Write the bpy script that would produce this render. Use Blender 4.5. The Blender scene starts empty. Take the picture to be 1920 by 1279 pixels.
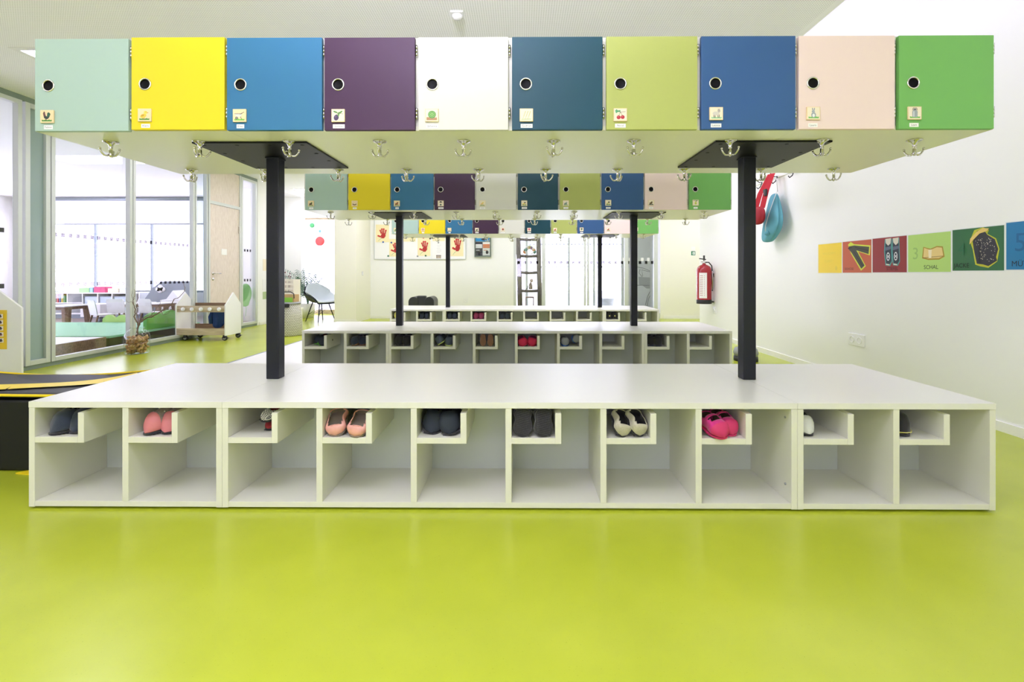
import bpy, bmesh, math, random
from mathutils import Vector, Matrix, Euler
R = math.radians
random.seed(7)
SC = bpy.context.scene
COL = SC.collection

# ------------------------------------------------------------------ camera
F, CX, CY, YAW, H = 910.0, 969.8, 513.0, 0.0079, 1.0
cd = bpy.data.cameras.new('camera'); cam = bpy.data.objects.new('camera', cd); COL.objects.link(cam)
cam.location = (0, 0, H); cam.rotation_euler = (R(90), 0, YAW)
cd.sensor_width = 36; cd.lens = 36 * F / 1920
cd.shift_x = -(CX - 960) / 1920; cd.shift_y = -(639.5 - CY) / 1920
cd.clip_start = 0.05; cd.clip_end = 100
SC.camera = cam
# ------------------------------------------------------------------ world, exposure
SC.view_settings.view_transform = 'Standard'; SC.view_settings.look = 'None'
SC.view_settings.gamma = 1; SC.view_settings.use_curve_mapping = False
SC.view_settings.exposure = 0.30
w = bpy.data.worlds.new('sky'); SC.world = w; w.use_nodes = True
# glow below the horizon added to lift the ceiling, pale sky above
_t = w.node_tree; _tc = _t.nodes.new('ShaderNodeTexCoord'); _sx = _t.nodes.new('ShaderNodeSeparateXYZ'); _cr = _t.nodes.new('ShaderNodeValToRGB')
_ma = _t.nodes.new('ShaderNodeMath'); _ma.operation = 'MULTIPLY_ADD'; _ma.inputs[1].default_value = .5; _ma.inputs[2].default_value = .5
_cr.color_ramp.elements[0].color = (.98, .88, 1.24, 1); _cr.color_ramp.elements[0].position = .48
_cr.color_ramp.elements[1].color = (.355, .335, .455, 1); _cr.color_ramp.elements[1].position = .55
_t.links.new(_tc.outputs['Generated'], _sx.inputs[0]); _t.links.new(_sx.outputs[2], _ma.inputs[0]); _t.links.new(_ma.outputs[0], _cr.inputs[0]); _t.links.new(_cr.outputs[0], _t.nodes['Background'].inputs[0])
w.node_tree.nodes['Background'].inputs[1].default_value = 9.5
SC.cycles.use_denoising = True
SC.cycles.max_bounces = 10; SC.cycles.diffuse_bounces = 6; SC.cycles.glossy_bounces = 4
SC.cycles.transparent_max_bounces = 24; SC.cycles.caustics_reflective = False; SC.cycles.caustics_refractive = False
SC.cycles.sample_clamp_indirect = 6

XR, XL, ZC, XE = 3.05, -5.08, 2.82, 2.157      # right wall, glazed wall, ceiling, ceiling edge
YB, YE, YG, YF = 10.8, 12.0, 11.4, -3.2        # back wall, corridor end, playroom end, wall behind

def portal(name, loc, rot, sx, sy):
    l = bpy.data.lights.new(name, 'AREA'); l.shape = 'RECTANGLE'; l.size = sx; l.size_y = sy
    l.cycles.is_portal = True
    o = bpy.data.objects.new(name, l); o.location = loc; o.rotation_euler = rot; COL.objects.link(o)
portal('daylight_added_rear', (-.8, YF + .02, 1.75), (R(90), 0, R(0)), 1.7, 1.8)  # sky light through the window added behind the camera
portal('daylight_playroom_end', (-8.85, YG - .02, 1.4), (R(90), 0, R(180)), 5.3, 1.7)
portal('daylight_playroom_side', (-11.95, 5.5, 1.35), (R(90), 0, R(-90)), 9.0, 2.5)
portal('daylight_entrance', (1.45, 12.95, 1.3), (R(90), 0, R(180)), 3.4, 2.6)
portal('daylight_corridor', (-5.0, YE - .02, 1.25), (R(90), 0, R(180)), .95, 2.3)
portal('daylight_roof', (2.6, 3.2, 3.68), (0, 0, 0), .4, 9.0)

# unseen lamp added behind the camera to brighten ceiling and locker undersides
_l = bpy.data.lights.new('added_fill_lamp', 'AREA'); _l.shape = 'DISK'; _l.size = .45; _l.energy = 92; _l.color = (.96, .93, 1.18); _l.spread = R(104)
_o = bpy.data.objects.new('added_fill_lamp', _l); COL.objects.link(_o); _o.location = (-.4, -.5, 2.25)
_o.rotation_euler = (Vector((-.4, .15, ZC)) - Vector(_o.location)).to_track_quat('-Z', 'Y').to_euler()

# ------------------------------------------------------------------ helpers
def s2l(c):
    c = c / 255.0
    return c / 12.92 if c <= 0.04045 else ((c + 0.055) / 1.055) ** 2.4
def rgb(r, g, b): return (s2l(r), s2l(g), s2l(b), 1)
def px(x, Y):            # world X of something seen at column x standing at depth Y
    t = (x - CX) / F; c, s = math.cos(YAW), math.sin(YAW)
    return Y * (t * c - s) / (c + t * s)
def py(x, X):            # depth Y of something seen at column x on the plane X
    t = (x - CX) / F; c, s = math.cos(YAW), math.sin(YAW)
    return X * (c + t * s) / (t * c - s)
def pz(y, Y, X=0): return H - (y - CY) / F * (Y * math.cos(YAW) - X * math.sin(YAW))

MATS = {}
def P(name, col, rough=.5, metal=0, spec=.5, **kw):
    m = bpy.data.materials.new(name); m.use_nodes = True
    b = m.node_tree.nodes['Principled BSDF']
    b.inputs['Base Color'].default_value = col; b.inputs['Roughness'].default_value = rough
    b.inputs['Metallic'].default_value = metal; b.inputs['Specular IOR Level'].default_value = spec
    nt = m.node_tree
    if kw.get('noise'):      # gentle tone variation that belongs to the surface
        sc, amt = kw['noise']
        tc = nt.nodes.new('ShaderNodeTexCoord'); n = nt.nodes.new('ShaderNodeTexNoise')
        n.inputs['Scale'].default_value = sc; n.inputs['Detail'].default_value = 5
        nt.links.new(tc.outputs['Object'], n.inputs['Vector'])
        mx = nt.nodes.new('ShaderNodeMix'); mx.data_type = 'RGBA'
        mx.inputs[6].default_value = tuple(v * (1 - amt) for v in col[:3]) + (1,)
        mx.inputs[7].default_value = tuple(min(1, v * (1 + amt)) for v in col[:3]) + (1,)
        nt.links.new(n.outputs['Fac'], mx.inputs[0]); nt.links.new(mx.outputs[2], b.inputs['Base Color'])
    if kw.get('bump'):
        sc, st = kw['bump']
        tc = nt.nodes.new('ShaderNodeTexCoord'); n = nt.nodes.new('ShaderNodeTexNoise')
        n.inputs['Scale'].default_value = sc; n.inputs['Detail'].default_value = 4
        nt.links.new(tc.outputs['Object'], n.inputs['Vector'])
        bp = nt.nodes.new('ShaderNodeBump'); bp.inputs['Strength'].default_value = st; bp.inputs['Distance'].default_value = .004
        nt.links.new(n.outputs['Fac'], bp.inputs['Height']); nt.links.new(bp.outputs[0], b.inputs['Normal'])
    if kw.get('sheen'): b.inputs['Sheen Weight'].default_value = kw['sheen']
    MATS[name] = m
    return m
def emis(name, col, s):
    m = bpy.data.materials.new(name); m.use_nodes = True
    b = m.node_tree.nodes['Principled BSDF']
    b.inputs['Base Color'].default_value = col
    b.inputs['Emission Color'].default_value = col; b.inputs['Emission Strength'].default_value = s
    MATS[name] = m; return m
def wood(name, c1, c2, scale=(1, 12, 12), rough=.5):
    m = P(name, c1, rough); nt = m.node_tree; b = nt.nodes['Principled BSDF']
    tc = nt.nodes.new('ShaderNodeTexCoord'); mp = nt.nodes.new('ShaderNodeMapping'); mp.inputs['Scale'].default_value = scale
    n = nt.nodes.new('ShaderNodeTexNoise'); n.inputs['Scale'].default_value = 4; n.inputs['Detail'].default_value = 6; n.inputs['Distortion'].default_value = .6
    cr = nt.nodes.new('ShaderNodeValToRGB'); cr.color_ramp.elements[0].color = c1; cr.color_ramp.elements[1].color = c2
    cr.color_ramp.elements[0].position = .35; cr.color_ramp.elements[1].position = .68
    nt.links.new(tc.outputs['Object'], mp.inputs[0]); nt.links.new(mp.outputs[0], n.inputs['Vector'])
    nt.links.new(n.outputs['Fac'], cr.inputs[0]); nt.links.new(cr.outputs[0], b.inputs['Base Color'])
    return m
def glass(name, tint=(.97, .99, .985, 1), refl=.10):
    m = bpy.data.materials.new(name); m.use_nodes = True; nt = m.node_tree; nt.nodes.clear()
    o = nt.nodes.new('ShaderNodeOutputMaterial'); mx = nt.nodes.new('ShaderNodeMixShader')
    t = nt.nodes.new('ShaderNodeBsdfTransparent'); t.inputs[0].default_value = tint
    g = nt.nodes.new('ShaderNodeBsdfGlossy'); g.inputs['Roughness'].default_value = .02
    lw = nt.nodes.new('ShaderNodeLayerWeight'); pw = nt.nodes.new('ShaderNodeMath'); pw.operation = 'POWER'; pw.inputs[1].default_value = 5
    ma = nt.nodes.new('ShaderNodeMath'); ma.operation = 'MULTIPLY_ADD'; ma.inputs[1].default_value = .8; ma.inputs[2].default_value = .06
    nt.links.new(lw.outputs['Facing'], pw.inputs[0]); nt.links.new(pw.outputs[0], ma.inputs[0]); nt.links.new(ma.outputs[0], mx.inputs[0]); nt.links.new(t.outputs[0], mx.inputs[1]); nt.links.new(g.outputs[0], mx.inputs[2])
    nt.links.new(mx.outputs[0], o.inputs[0]); MATS[name] = m; return m

class MB:
    """collects shapes, then links them as ONE mesh object"""
    def __init__(s): s.bm = bmesh.new(); s.mi = 0; s.T = Matrix.Identity(4)
    def _fin(s, vs, smooth=False):
        fs = set()
        for v in vs:
            v.co = s.T @ v.co
            for f in v.link_faces: fs.add(f)
        for f in fs: f.material_index = s.mi; f.smooth = smooth
        return s
    def box(s, x0, x1, y0, y1, z0, z1, bev=0, rot=None):
        r = bmesh.ops.create_cube(s.bm, size=1)
        vs = r['verts']
        M = Matrix.Translation(((x0+x1)/2, (y0+y1)/2, (z0+z1)/2))
        if rot: M = M @ rot.to_matrix().to_4x4()
        M = M @ Matrix.Diagonal((abs(x1-x0), abs(y1-y0), abs(z1-z0), 1))
        for v in vs: v.co = M @ v.co
        if bev:
            es = list({e for v in vs for e in v.link_edges})
            q = bmesh.ops.bevel(s.bm, geom=es, offset=bev, segments=2, affect='EDGES', profile=.6, clamp_overlap=True)
            vs = list({v for f in q['faces'] for v in f.verts} | {v for v in vs if v.is_valid})
        return s._fin(vs)
    def prism(s, pts, a0, a1, axis='Y', bev=0):
        """pts in the plane square to axis, extruded from a0 to a1"""
        def mk(p, a):
            if axis == 'Y': return (p[0], a, p[1])
            if axis == 'X': return (a, p[0], p[1])
            return (p[0], p[1], a)
        v0 = [s.bm.verts.new(mk(p, a0)) for p in pts]; v1 = [s.bm.verts.new(mk(p, a1)) for p in pts]
        n = len(pts)
        s.bm.faces.new(v0); s.bm.faces.new(v1[::-1])
        for i in range(n): s.bm.faces.new((v0[i], v1[i], v1[(i+1) % n], v0[(i+1) % n]))
        vs = v0 + v1
        return s._fin(vs)
    def poly(s, pts):
        vs = [s.bm.verts.new(p) for p in pts]
        try: s.bm.faces.new(vs)
        except ValueError: pass
        return s._fin(vs)
    def tube(s, pts, r, n=8, close=True):
        pts = [Vector(p) for p in pts]; rs = r if isinstance(r, (list, tuple)) else [r] * len(pts)
        rings = []; up = None
        for i, p in enumerate(pts):
            d = (pts[min(i+1, len(pts)-1)] - pts[max(i-1, 0)]).normalized()
            if up is None: up = Vector((0, 0, 1)) if abs(d.z) < .9 else Vector((1, 0, 0))
            a = d.cross(up).normalized(); b = a.cross(d).normalized(); up = b
            rings.append([s.bm.verts.new(p + (a * math.cos(k*2*math.pi/n) + b * math.sin(k*2*math.pi/n)) * rs[i]) for k in range(n)])
        for i in range(len(rings)-1):
            for k in range(n): s.bm.faces.new((rings[i][k], rings[i][(k+1) % n], rings[i+1][(k+1) % n], rings[i+1][k]))
        if close: s.bm.faces.new(rings[0][::-1]); s.bm.faces.new(rings[-1])
        return s._fin([v for q in rings for v in q], True)
    def lathe(s, prof, cx=0, cy=0, n=24, axis='Z', smooth=True, org=(0, 0, 0)):
        """prof = [(radius, height)...]"""
        rings = []; o = Vector(org)
        for r, h in prof:
            q = []
            for k in range(n):
                a = k*2*math.pi/n; c, d = max(r, 1e-5)*math.cos(a), max(r, 1e-5)*math.sin(a)
                q.append(s.bm.verts.new(o + (Vector((cx+c, cy+d, h)) if axis == 'Z' else Vector((c, h, d)) if axis == 'Y' else Vector((h, c, d)))))
            rings.append(q)
        for i in range(len(rings)-1):
            for k in range(n): s.bm.faces.new((rings[i][k], rings[i][(k+1) % n], rings[i+1][(k+1) % n], rings[i+1][k]))
        return s._fin([v for q in rings for v in q], smooth)
    def loft(s, rings, close=True, smooth=True, cyc=True):
        R_ = [[s.bm.verts.new(p) for p in r] for r in rings]; n = len(rings[0])
        for i in range(len(R_)-1):
            for k in range(n if cyc else n-1): s.bm.faces.new((R_[i][k], R_[i][(k+1) % n], R_[i+1][(k+1) % n], R_[i+1][k]))
        if close: s.bm.faces.new(R_[0][::-1]); s.bm.faces.new(R_[-1])
        return s._fin([v for q in R_ for v in q], smooth)
    def ball(s, c, r, sc=(1, 1, 1), n=12):
        q = bmesh.ops.create_uvsphere(s.bm, u_segments=n, v_segments=max(6, n//2), radius=r)
        for v in q['verts']: v.co = Vector((v.co.x*sc[0], v.co.y*sc[1], v.co.z*sc[2])) + Vector(c)
        return s._fin(q['verts'], True)
    def text(s, body, size, place, align='CENTER'):
        cu = bpy.data.curves.new('t', 'FONT'); cu.body = body; cu.size = size; cu.align_x = align; cu.align_y = 'CENTER'
        cu.resolution_u = 3
        ob = bpy.data.objects.new('t', cu); COL.objects.link(ob)
        me = bpy.data.meshes.new_from_object(ob.evaluated_get(bpy.context.evaluated_depsgraph_get()))
        vs = [s.bm.verts.new(place(v.co.x, v.co.y)) for v in me.vertices]
        for p in me.polygons:
            try: s.bm.faces.new([vs[i] for i in p.vertices])
            except ValueError: pass
        bpy.data.objects.remove(ob); bpy.data.curves.remove(cu); bpy.data.meshes.remove(me)
        return s._fin(vs)
    def mesh(s, name, mats, fix=True):
        if fix: bmesh.ops.recalc_face_normals(s.bm, faces=s.bm.faces)
        me = bpy.data.meshes.new(name); s.bm.to_mesh(me); s.bm.free()
        for m in (mats if isinstance(mats, (list, tuple)) else [mats]): me.materials.append(MATS[m] if isinstance(m, str) else m)
        return me
    def build(s, name, mats, parent=None, loc=(0, 0, 0), rot=(0, 0, 0), fix=True, label=None):
        return link(name, s.mesh(name, mats, fix), parent, loc, rot, label)
def link(name, me, parent=None, loc=(0, 0, 0), rot=(0, 0, 0), label=None):
    o = bpy.data.objects.new(name, me); COL.objects.link(o); o.parent = parent; o.location = loc; o.rotation_euler = rot
    if label: o['label'] = label
    return o
def thing(name, label, cat, loc=(0, 0, 0), rotz=0, group=None):
    o = bpy.data.objects.new(name, None); COL.objects.link(o); o.location = loc
    o.rotation_euler = rotz if isinstance(rotz, tuple) else (0, 0, rotz)
    o.empty_display_size = .1
    return tag(o, label, cat, group)
def tag(o, label, cat, group=None):
    o['label'] = label; o['category'] = cat
    if group: o['group'] = group
    return o
def struct(o): o['kind'] = 'structure'; return o
def copy_tree(o, parent=None):
    c = o.copy(); COL.objects.link(c); c.parent = parent
    for ch in list(o.children): copy_tree(ch, c)
    return c
def bev(o, wdt=.002, seg=2):
    m = o.modifiers.new('edge', 'BEVEL'); m.width = wdt; m.segments = seg; m.limit_method = 'ANGLE'; m.angle_limit = R(40); return o

# ------------------------------------------------------------------ materials
P('lam', rgb(219, 219, 207), .42, noise=(3, .02))                       # cream laminate
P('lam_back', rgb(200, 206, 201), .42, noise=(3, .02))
P('lam_edge', rgb(226, 226, 212), .4)
P('lam_top', rgb(222, 222, 215), .33, noise=(3, .015))
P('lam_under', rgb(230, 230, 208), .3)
P('wall', rgb(238, 239, 234), .7, noise=(1.5, .01))
P('wall_cream', rgb(238, 237, 222), .7)
P('plaster', rgb(240, 240, 236), .8)
P('skirt', rgb(240, 240, 236), .4)
P('alu', rgb(206, 211, 205), .35, .25)
P('alu_dark', rgb(128, 142, 130), .5)
P('alu_grey', rgb(120, 130, 135), .4, .3)
P('frost', rgb(150, 170, 166), .15)
P('steel_dark', rgb(20, 23, 29), .42, 0, .3, bump=(60, .15))
P('plate_dark', rgb(12, 12, 12), .45, 0, .22)
P('hole', rgb(12, 12, 12), .8)
P('chrome', rgb(214, 214, 205), .16, 1.0)
P('nickel', rgb(206, 204, 196), .17, 1.0)
P('cup', rgb(4, 4, 5), .6, spec=.15)
P('paper', rgb(240, 240, 236), .6)
P('ink', rgb(70, 72, 72), .7)
P('ink_black', rgb(25, 25, 25), .6)
P('beech', rgb(226, 205, 158), .5, noise=(30, .06))
P('white', rgb(236, 237, 232), .4)
P('white_gloss', rgb(240, 241, 238), .2)
P('rubber', rgb(28, 28, 28), .6)
P('grey', rgb(150, 154, 152), .5)
P('dark', rgb(32, 33, 34), .55)
wood('oak', rgb(205, 190, 160), rgb(168, 150, 118))
wood('oak_dark', rgb(150, 122, 95), rgb(112, 90, 68))
wood('door_wood', rgb(226, 214, 200), rgb(212, 198, 182), (1, 14, 3))
wood('floor_wood', rgb(150, 132, 116), rgb(118, 104, 92), (1, 10, 1), .35)
wood('rustic', rgb(128, 116, 108), rgb(74, 66, 62), (14, 14, 1.2), .8)
DOORC = dict(mint=(162, 187, 173), yellow=(218, 199, 34), blue=(50, 106, 140), aubergine=(62, 40, 62), offwhite=(212, 212, 200),
             petrol=(22, 64, 76), lime=(166, 175, 98), navy=(52, 86, 130), pink=(230, 210, 202), green=(112, 172, 92))
for k, c in DOORC.items(): P('door_' + k, rgb(*c), .45, spec=.22, bump=(220, .04))
glass('glass'); glass('glass_tint', (.82, .88, .88, 1))
emis('lamp_fill', (1, .95, 1.06, 1), 22)  # stronger glow for the added playroom panels
emis('lamp', (.98, .93, 1.16, 1), 8.5)
# ------------------------------------------------------------------ floor and ceiling surfaces
def lino():
    m = P('lino', rgb(178, 196, 40), .27); nt = m.node_tree; b = nt.nodes['Principled BSDF']
    tc = nt.nodes.new('ShaderNodeTexCoord')
    def noise(s, d=5):
        n = nt.nodes.new('ShaderNodeTexNoise'); n.inputs['Scale'].default_value = s; n.inputs['Detail'].default_value = d
        nt.links.new(tc.outputs['Object'], n.inputs['Vector']); return n
    n1 = noise(2.2, 3); n2 = noise(160, 3)
    r1 = nt.nodes.new('ShaderNodeValToRGB'); r1.color_ramp.elements[0].color = rgb(170, 182, 46); r1.color_ramp.elements[1].color = rgb(178, 189, 52)
    r1.color_ramp.elements[0].position = .35; r1.color_ramp.elements[1].position = .65
    nt.links.new(n1.outputs['Fac'], r1.inputs[0])
    r2 = nt.nodes.new('ShaderNodeValToRGB'); r2.color_ramp.elements[0].position = .66; r2.color_ramp.elements[1].position = .72
    nt.links.new(n2.outputs['Fac'], r2.inputs[0])
    mx = nt.nodes.new('ShaderNodeMix'); mx.data_type = 'RGBA'; mx.inputs[7].default_value = rgb(150, 165, 40)
    mu = nt.nodes.new('ShaderNodeMath'); mu.operation = 'MULTIPLY'; mu.inputs[1].default_value = .5
    nt.links.new(r2.outputs[0], mu.inputs[0]); nt.links.new(mu.outputs[0], mx.inputs[0]); nt.links.new(r1.outputs[0], mx.inputs[6])
    nt.links.new(mx.outputs[2], b.inputs['Base Color'])
    bp = nt.nodes.new('ShaderNodeBump'); bp.inputs['Strength'].default_value = .12; bp.inputs['Distance'].default_value = .002
    n3 = noise(45, 3); nt.links.new(n3.outputs['Fac'], bp.inputs['Height']); nt.links.new(bp.outputs[0], b.inputs['Normal'])
lino()
def perforated():
    m = P('perforated', rgb(232, 234, 224), .7); nt = m.node_tree; b = nt.nodes['Principled BSDF']
    tc = nt.nodes.new('ShaderNodeTexCoord'); sx = nt.nodes.new('ShaderNodeSeparateXYZ'); nt.links.new(tc.outputs['Object'], sx.inputs[0])
    def M(op, a, bb=None):
        n = nt.nodes.new('ShaderNodeMath'); n.operation = op
        for i, v in enumerate((a, bb)):
            if v is None: continue
            if isinstance(v, (int, float)): n.inputs[i].default_value = v
            else: nt.links.new(v, n.inputs[i])
        return n.outputs[0]
    S = .0167
    fx = M('SUBTRACT', M('FRACT', M('DIVIDE', sx.outputs[0], S)), .5); fy = M('SUBTRACT', M('FRACT', M('DIVIDE', sx.outputs[1], S)), .5)
    d = M('SQRT', M('ADD', M('MULTIPLY', fx, fx), M('MULTIPLY', fy, fy)))
    hole = M('MULTIPLY', M('LESS_THAN', d, .25), M('LESS_THAN', sx.outputs[0], XE - .06))
    mx = nt.nodes.new('ShaderNodeMix'); mx.data_type = 'RGBA'; mx.inputs[6].default_value = rgb(250, 251, 248); mx.inputs[7].default_value = rgb(212, 215, 206)
    nt.links.new(hole, mx.inputs[0]); nt.links.new(mx.outputs[2], b.inputs['Base Color'])
perforated()

# ------------------------------------------------------------------ room shell
def sbox(name, mat, *a, **k): return struct(MB().box(*a, **k).build(name, mat))
sbox('floor', 'lino', XL - .1, 7, YF, 12.1, -.1, 0)
sbox('floor_playroom', 'floor_wood', -12, XL - .1, YF, YG, -.1, 0)
sbox('ceiling', 'perforated', XL - .1, XE, YF, 12.1, ZC, ZC + .06)
sbox('ceiling_playroom', 'plaster', -12, XL - .1, YF, YG, ZC - .02, ZC + .1)
sbox('ceiling_hall', 'plaster', XE, 7, 8.6, 12.1, ZC, ZC + .1)
sbox('trim_1', 'plaster', XE - .03, XE, YF, 8.6, ZC + .06, 3.7)
sbox('trim_2', 'plaster', XE, XR + .2, 8.5, 8.6, ZC, 3.7)
sbox('trim_4', 'plaster', XE, XR + .2, YF, YF + .1, ZC - .3, 3.7)
m = MB(); m.box(XE, XR + .2, YF, -1.3, 3.7, 3.8).box(XE, XR+.2, 7.7, 8.6, 3.7, 3.8)
m.box(XE - .05, 2.4, -1.3, 7.7, 3.7, 3.8).box(2.8, XR+.2, -1.3, 7.7, 3.7, 3.8)
struct(m.build('ceiling_upper', 'plaster'))
YC = py(1312, XR)
m = MB(); m.box(XR, XR + .2, YF, YC, 0, 3.8); struct(m.build('wall_right', 'wall'))
sbox('wall_right_return', 'wall', XR, 7, YC, YC + .12, 0, 3.0) if False else None
sbox('wall_hall_right', 'wall_cream', 7, 7.1, YC, 12.1, 0, 3.0)
sbox('wall_hall_front', 'wall', XR + .2, 7, YC - .12, YC, 0, 3.0)
# wall behind the camera, its unseen window added to light the room
m = MB(); m.box(XL - .1, -1.65, YF - .2, YF, 0, ZC).box(.05, XR + .2, YF - .2, YF, 0, ZC).box(-1.65, .05, YF - .2, YF, 0, .85).box(-1.65, .05, YF - .2, YF, 2.65, ZC)
struct(m.build('wall_front', 'wall'))
m = MB()
for x in (-1.65, -.8, .0): m.box(x, x + .05, YF - .1, YF - .05, .85, 2.65)
struct(m.build('window_1', 'alu'))
# back wall with whiteboard, entrance opening
xa, xb = px(963, YB), px(1238, YB)
xw = -3.36
m = MB(); m.box(xw - .3, xa, YB, YB + .2, 0, ZC).box(xb, 7, YB, YB + .2, 0, ZC).box(xa, xb, YB, YB + .2, 2.5, ZC)
struct(m.build('wall_back', ['wall']))
sbox('wall_back_right', 'wall_cream', xb, 7, YB - .004, YB, 0, ZC)
sbox('wall_pier', 'wall_cream', px(627, 9.87), -3.36, 9.87, 12.2, 0, ZC)
# corridor end with tall glazed door
wx0, wx1 = px(562.5, YE), px(627, YE) + .25
m = MB(); m.box(-7, wx0, YE, YE + .15, 0, ZC).box(wx1, -3.4, YE, YE + .15, 0, ZC).box(wx0, wx1, YE, YE + .15, pz(408, YE), ZC)
struct(m.build('wall_corridor_end', 'wall'))
yp = py(483, XL)
m = MB(); m.box(XL - .12, XL, yp, 10.3, 0, ZC); struct(m.build('wall_left', 'wall'))
m = MB(); m.box(-5.9, -5.78, 10.3, YE, 0, ZC).box(-5.9, XL - .12, 10.2, 10.3, 0, ZC); struct(m.build('wall_corridor_side', 'wall'))
# playroom walls
m = MB(); m.box(-12, -11.5, YG, YG + .2, 0, ZC).box(-6.2, XL - .1, YG, YG + .2, 0, ZC).box(-11.5, -6.2, YG, YG + .2, 0, .55).box(-11.5, -6.2, YG, YG + .2, 2.25, ZC)
struct(m.build('wall_playroom_end', 'wall'))
m = MB(); m.box(-12.2, -12, YF, 1, 0, ZC).box(-12.2, -12, 10, YG, 0, ZC).box(-12.2, -12, 1, 10, 0, .1).box(-12.2, -12, 1, 10, 2.6, ZC)
struct(m.build('wall_playroom_side', 'wall'))
sbox('wall_playroom_front', 'wall', -12, XL - .1, YF - .2, YF, 0, ZC)
# outside ground
sbox('ground', 'plaster', -16, 8, 13.1, 30, -.15, -.05)
# baseboards
BB = .062
sbox('baseboard_right', 'skirt', XR - .014, XR, YF, YC, 0, BB)
sbox('baseboard_back', 'skirt', xw - .1, xa, YB - .014, YB, 0, BB)
sbox('baseboard_hall', 'skirt', xb + .08, 7, YB - .018, YB - .004, 0, BB)
sbox('baseboard_left', 'skirt', XL, XL + .014, yp + .05, 10.3, 0, BB)
sbox('baseboard_end', 'skirt', -5.78, wx0, YE - .014, YE, 0, BB)
sbox('baseboard_pier', 'skirt', px(627, 9.87) - .01, -3.35, 9.856, 9.87, 0, BB)

# ------------------------------------------------------------------ glazed wall on the left
def gp(x): return py(x, XL)
def frame_yz(m, y0, y1, z0, z1, t, x0=XL - .06, x1=XL):
    m.box(x0, x1, y0, y0 + t, z0, z1, .003).box(x0, x1, y1 - t, y1, z0, z1, .003).box(x0, x1, y0 + t, y1 - t, z0, z0 + t, .003).box(x0, x1, y0 + t, y1 - t, z1 - t, z1, .003)
Z0, Z1 = .045, ZC - .055
sbox('trim_3', 'alu_dark', XL - .05, XL - .012, YF, yp, 0, Z0)
sbox('trim_5', 'alu_dark', XL - .05, XL - .006, YF, yp, Z1, ZC)
P('mark_dark', rgb(66, 68, 64), .6)
def film(name, tint):
    m = bpy.data.materials.new(name); m.use_nodes = True; nt = m.node_tree; nt.nodes.clear()
    o = nt.nodes.new('ShaderNodeOutputMaterial'); t = nt.nodes.new('ShaderNodeBsdfTransparent'); t.inputs[0].default_value = tint; nt.links.new(t.outputs[0], o.inputs[0]); MATS[name] = m
film('mark_grey', (.36, .35, .345, 1)); film('mark_pale', (.42, .43, .44, 1))
def window(n, y0, y1, t=.042, pane='glass', marks=True, mk='mark_dark', z0=Z0, z1=Z1):
    m = MB(); frame_yz(m, y0, y1, z0, z1, t)
    o = struct(m.build('window_%d' % n, 'alu'))
    if pane == 'frost':
        MB().box(XL - .04, XL - .03, y0 + t, y1 - t, z0 + t, z1 - t).build('pane', 'frost', o, label='opaque grey-green pane')
    else:
        MB().box(XL - .055, XL - .049, y0 + t, y1 - t, z0 + t, z1 - t).build('pane', pane, o)
    if marks:
        q = MB(); k = 0; y = y0 + t + .02
        while y < y1 - t - .05:
            for z in (.875, 1.43): q.box(XL - .0485, XL - .047, y, y + .046, z - .022, z + .024)
            y += .092
        q.build('marking', mk, o, label='row of small dark squares on the glass')
    return o
ys = [gp(42)]
window(2, gp(42) - 1.25, gp(44) - .01)
window(3, gp(42) - 2.5, gp(42) - 1.26)
for i in range(4, 7): window(i, gp(42) - 1.25 * (i - 1), gp(42) - 1.25 * (i - 2) - .01)
window(8, gp(48), gp(95), .05, 'frost', False)
window(9, gp(97), gp(249), .045, mk='mark_grey')
window(10, gp(250), gp(366), .045, mk='mark_grey')
window(11, gp(367), gp(390), .03, 'glass_tint', False)
window(12, gp(453), gp(482), .05, mk='mark_grey')
# wooden door in the glazed wall
d0, d1 = gp(391), gp(452); zt = 2.15
m = MB(); m.box(XL - .07, XL + .004, d0, d0 + .04, 0, ZC - .05).box(XL - .07, XL + .004, d1 - .04, d1, 0, ZC - .05).box(XL - .07, XL + .004, d0 + .04, d1 - .04, zt, zt + .05)
dr = struct(m.build('door_1', 'alu'))
MB().box(XL - .05, XL - .008, d0 + .042, d1 - .042, .005, zt - .003, .003).build('door_leaf', 'door_wood', dr)
MB().box(XL - .05, XL - .008, d0 + .042, d1 - .042, zt + .052, ZC - .055).build('door_header', 'door_wood', dr, label='pale wood panel above the door')
m = MB(); hy = d0 + .12
m.lathe([(0, 0), (.024, 0), (.024, .008), (0, .008)], axis='X', org=(XL - .008, hy, 1.0)).tube([(XL - .002, hy, 1.0), (XL + .045, hy, 1.0), (XL + .05, hy + .02, 1.0), (XL + .05, hy + .13, 1.0)], .009)
m.build('door_handle', 'nickel', dr)
MB().lathe([(0, 0), (.024, 0), (.024, .008), (0, .008)], axis='X', org=(XL - .008, hy, .91)).build('lock_rosette', 'nickel', dr)
MB().box(XL - .008, XL + .012, d1 - .075, d1 - .05, 1.72, 1.84, .003).build('hinge', 'nickel', dr)
MB().box(XL - .008, XL - .004, d0 + .35, d0 + .5, 1.32, 1.42).build('door_sign', 'paper', dr)

# playroom window frames and roller blind
m = MB(); 
for x in (-11.5, -10.15, -8.8, -7.5, -6.25): m.box(x, x + .05, YG + .05, YG + .1, .55, 2.25)
m.box(-11.5, -6.2, YG + .05, YG + .1, .55, .6).box(-11.5, -6.2, YG + .05, YG + .1, 2.2, 2.25)
struct(m.build('window_13', 'alu_grey'))
m = MB()
for y in (1, 3.2, 5.4, 7.6, 9.95): m.box(-12.1, -12.05, y, y + .05, .1, 2.6)
struct(m.build('window_14', 'alu_grey'))
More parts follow.
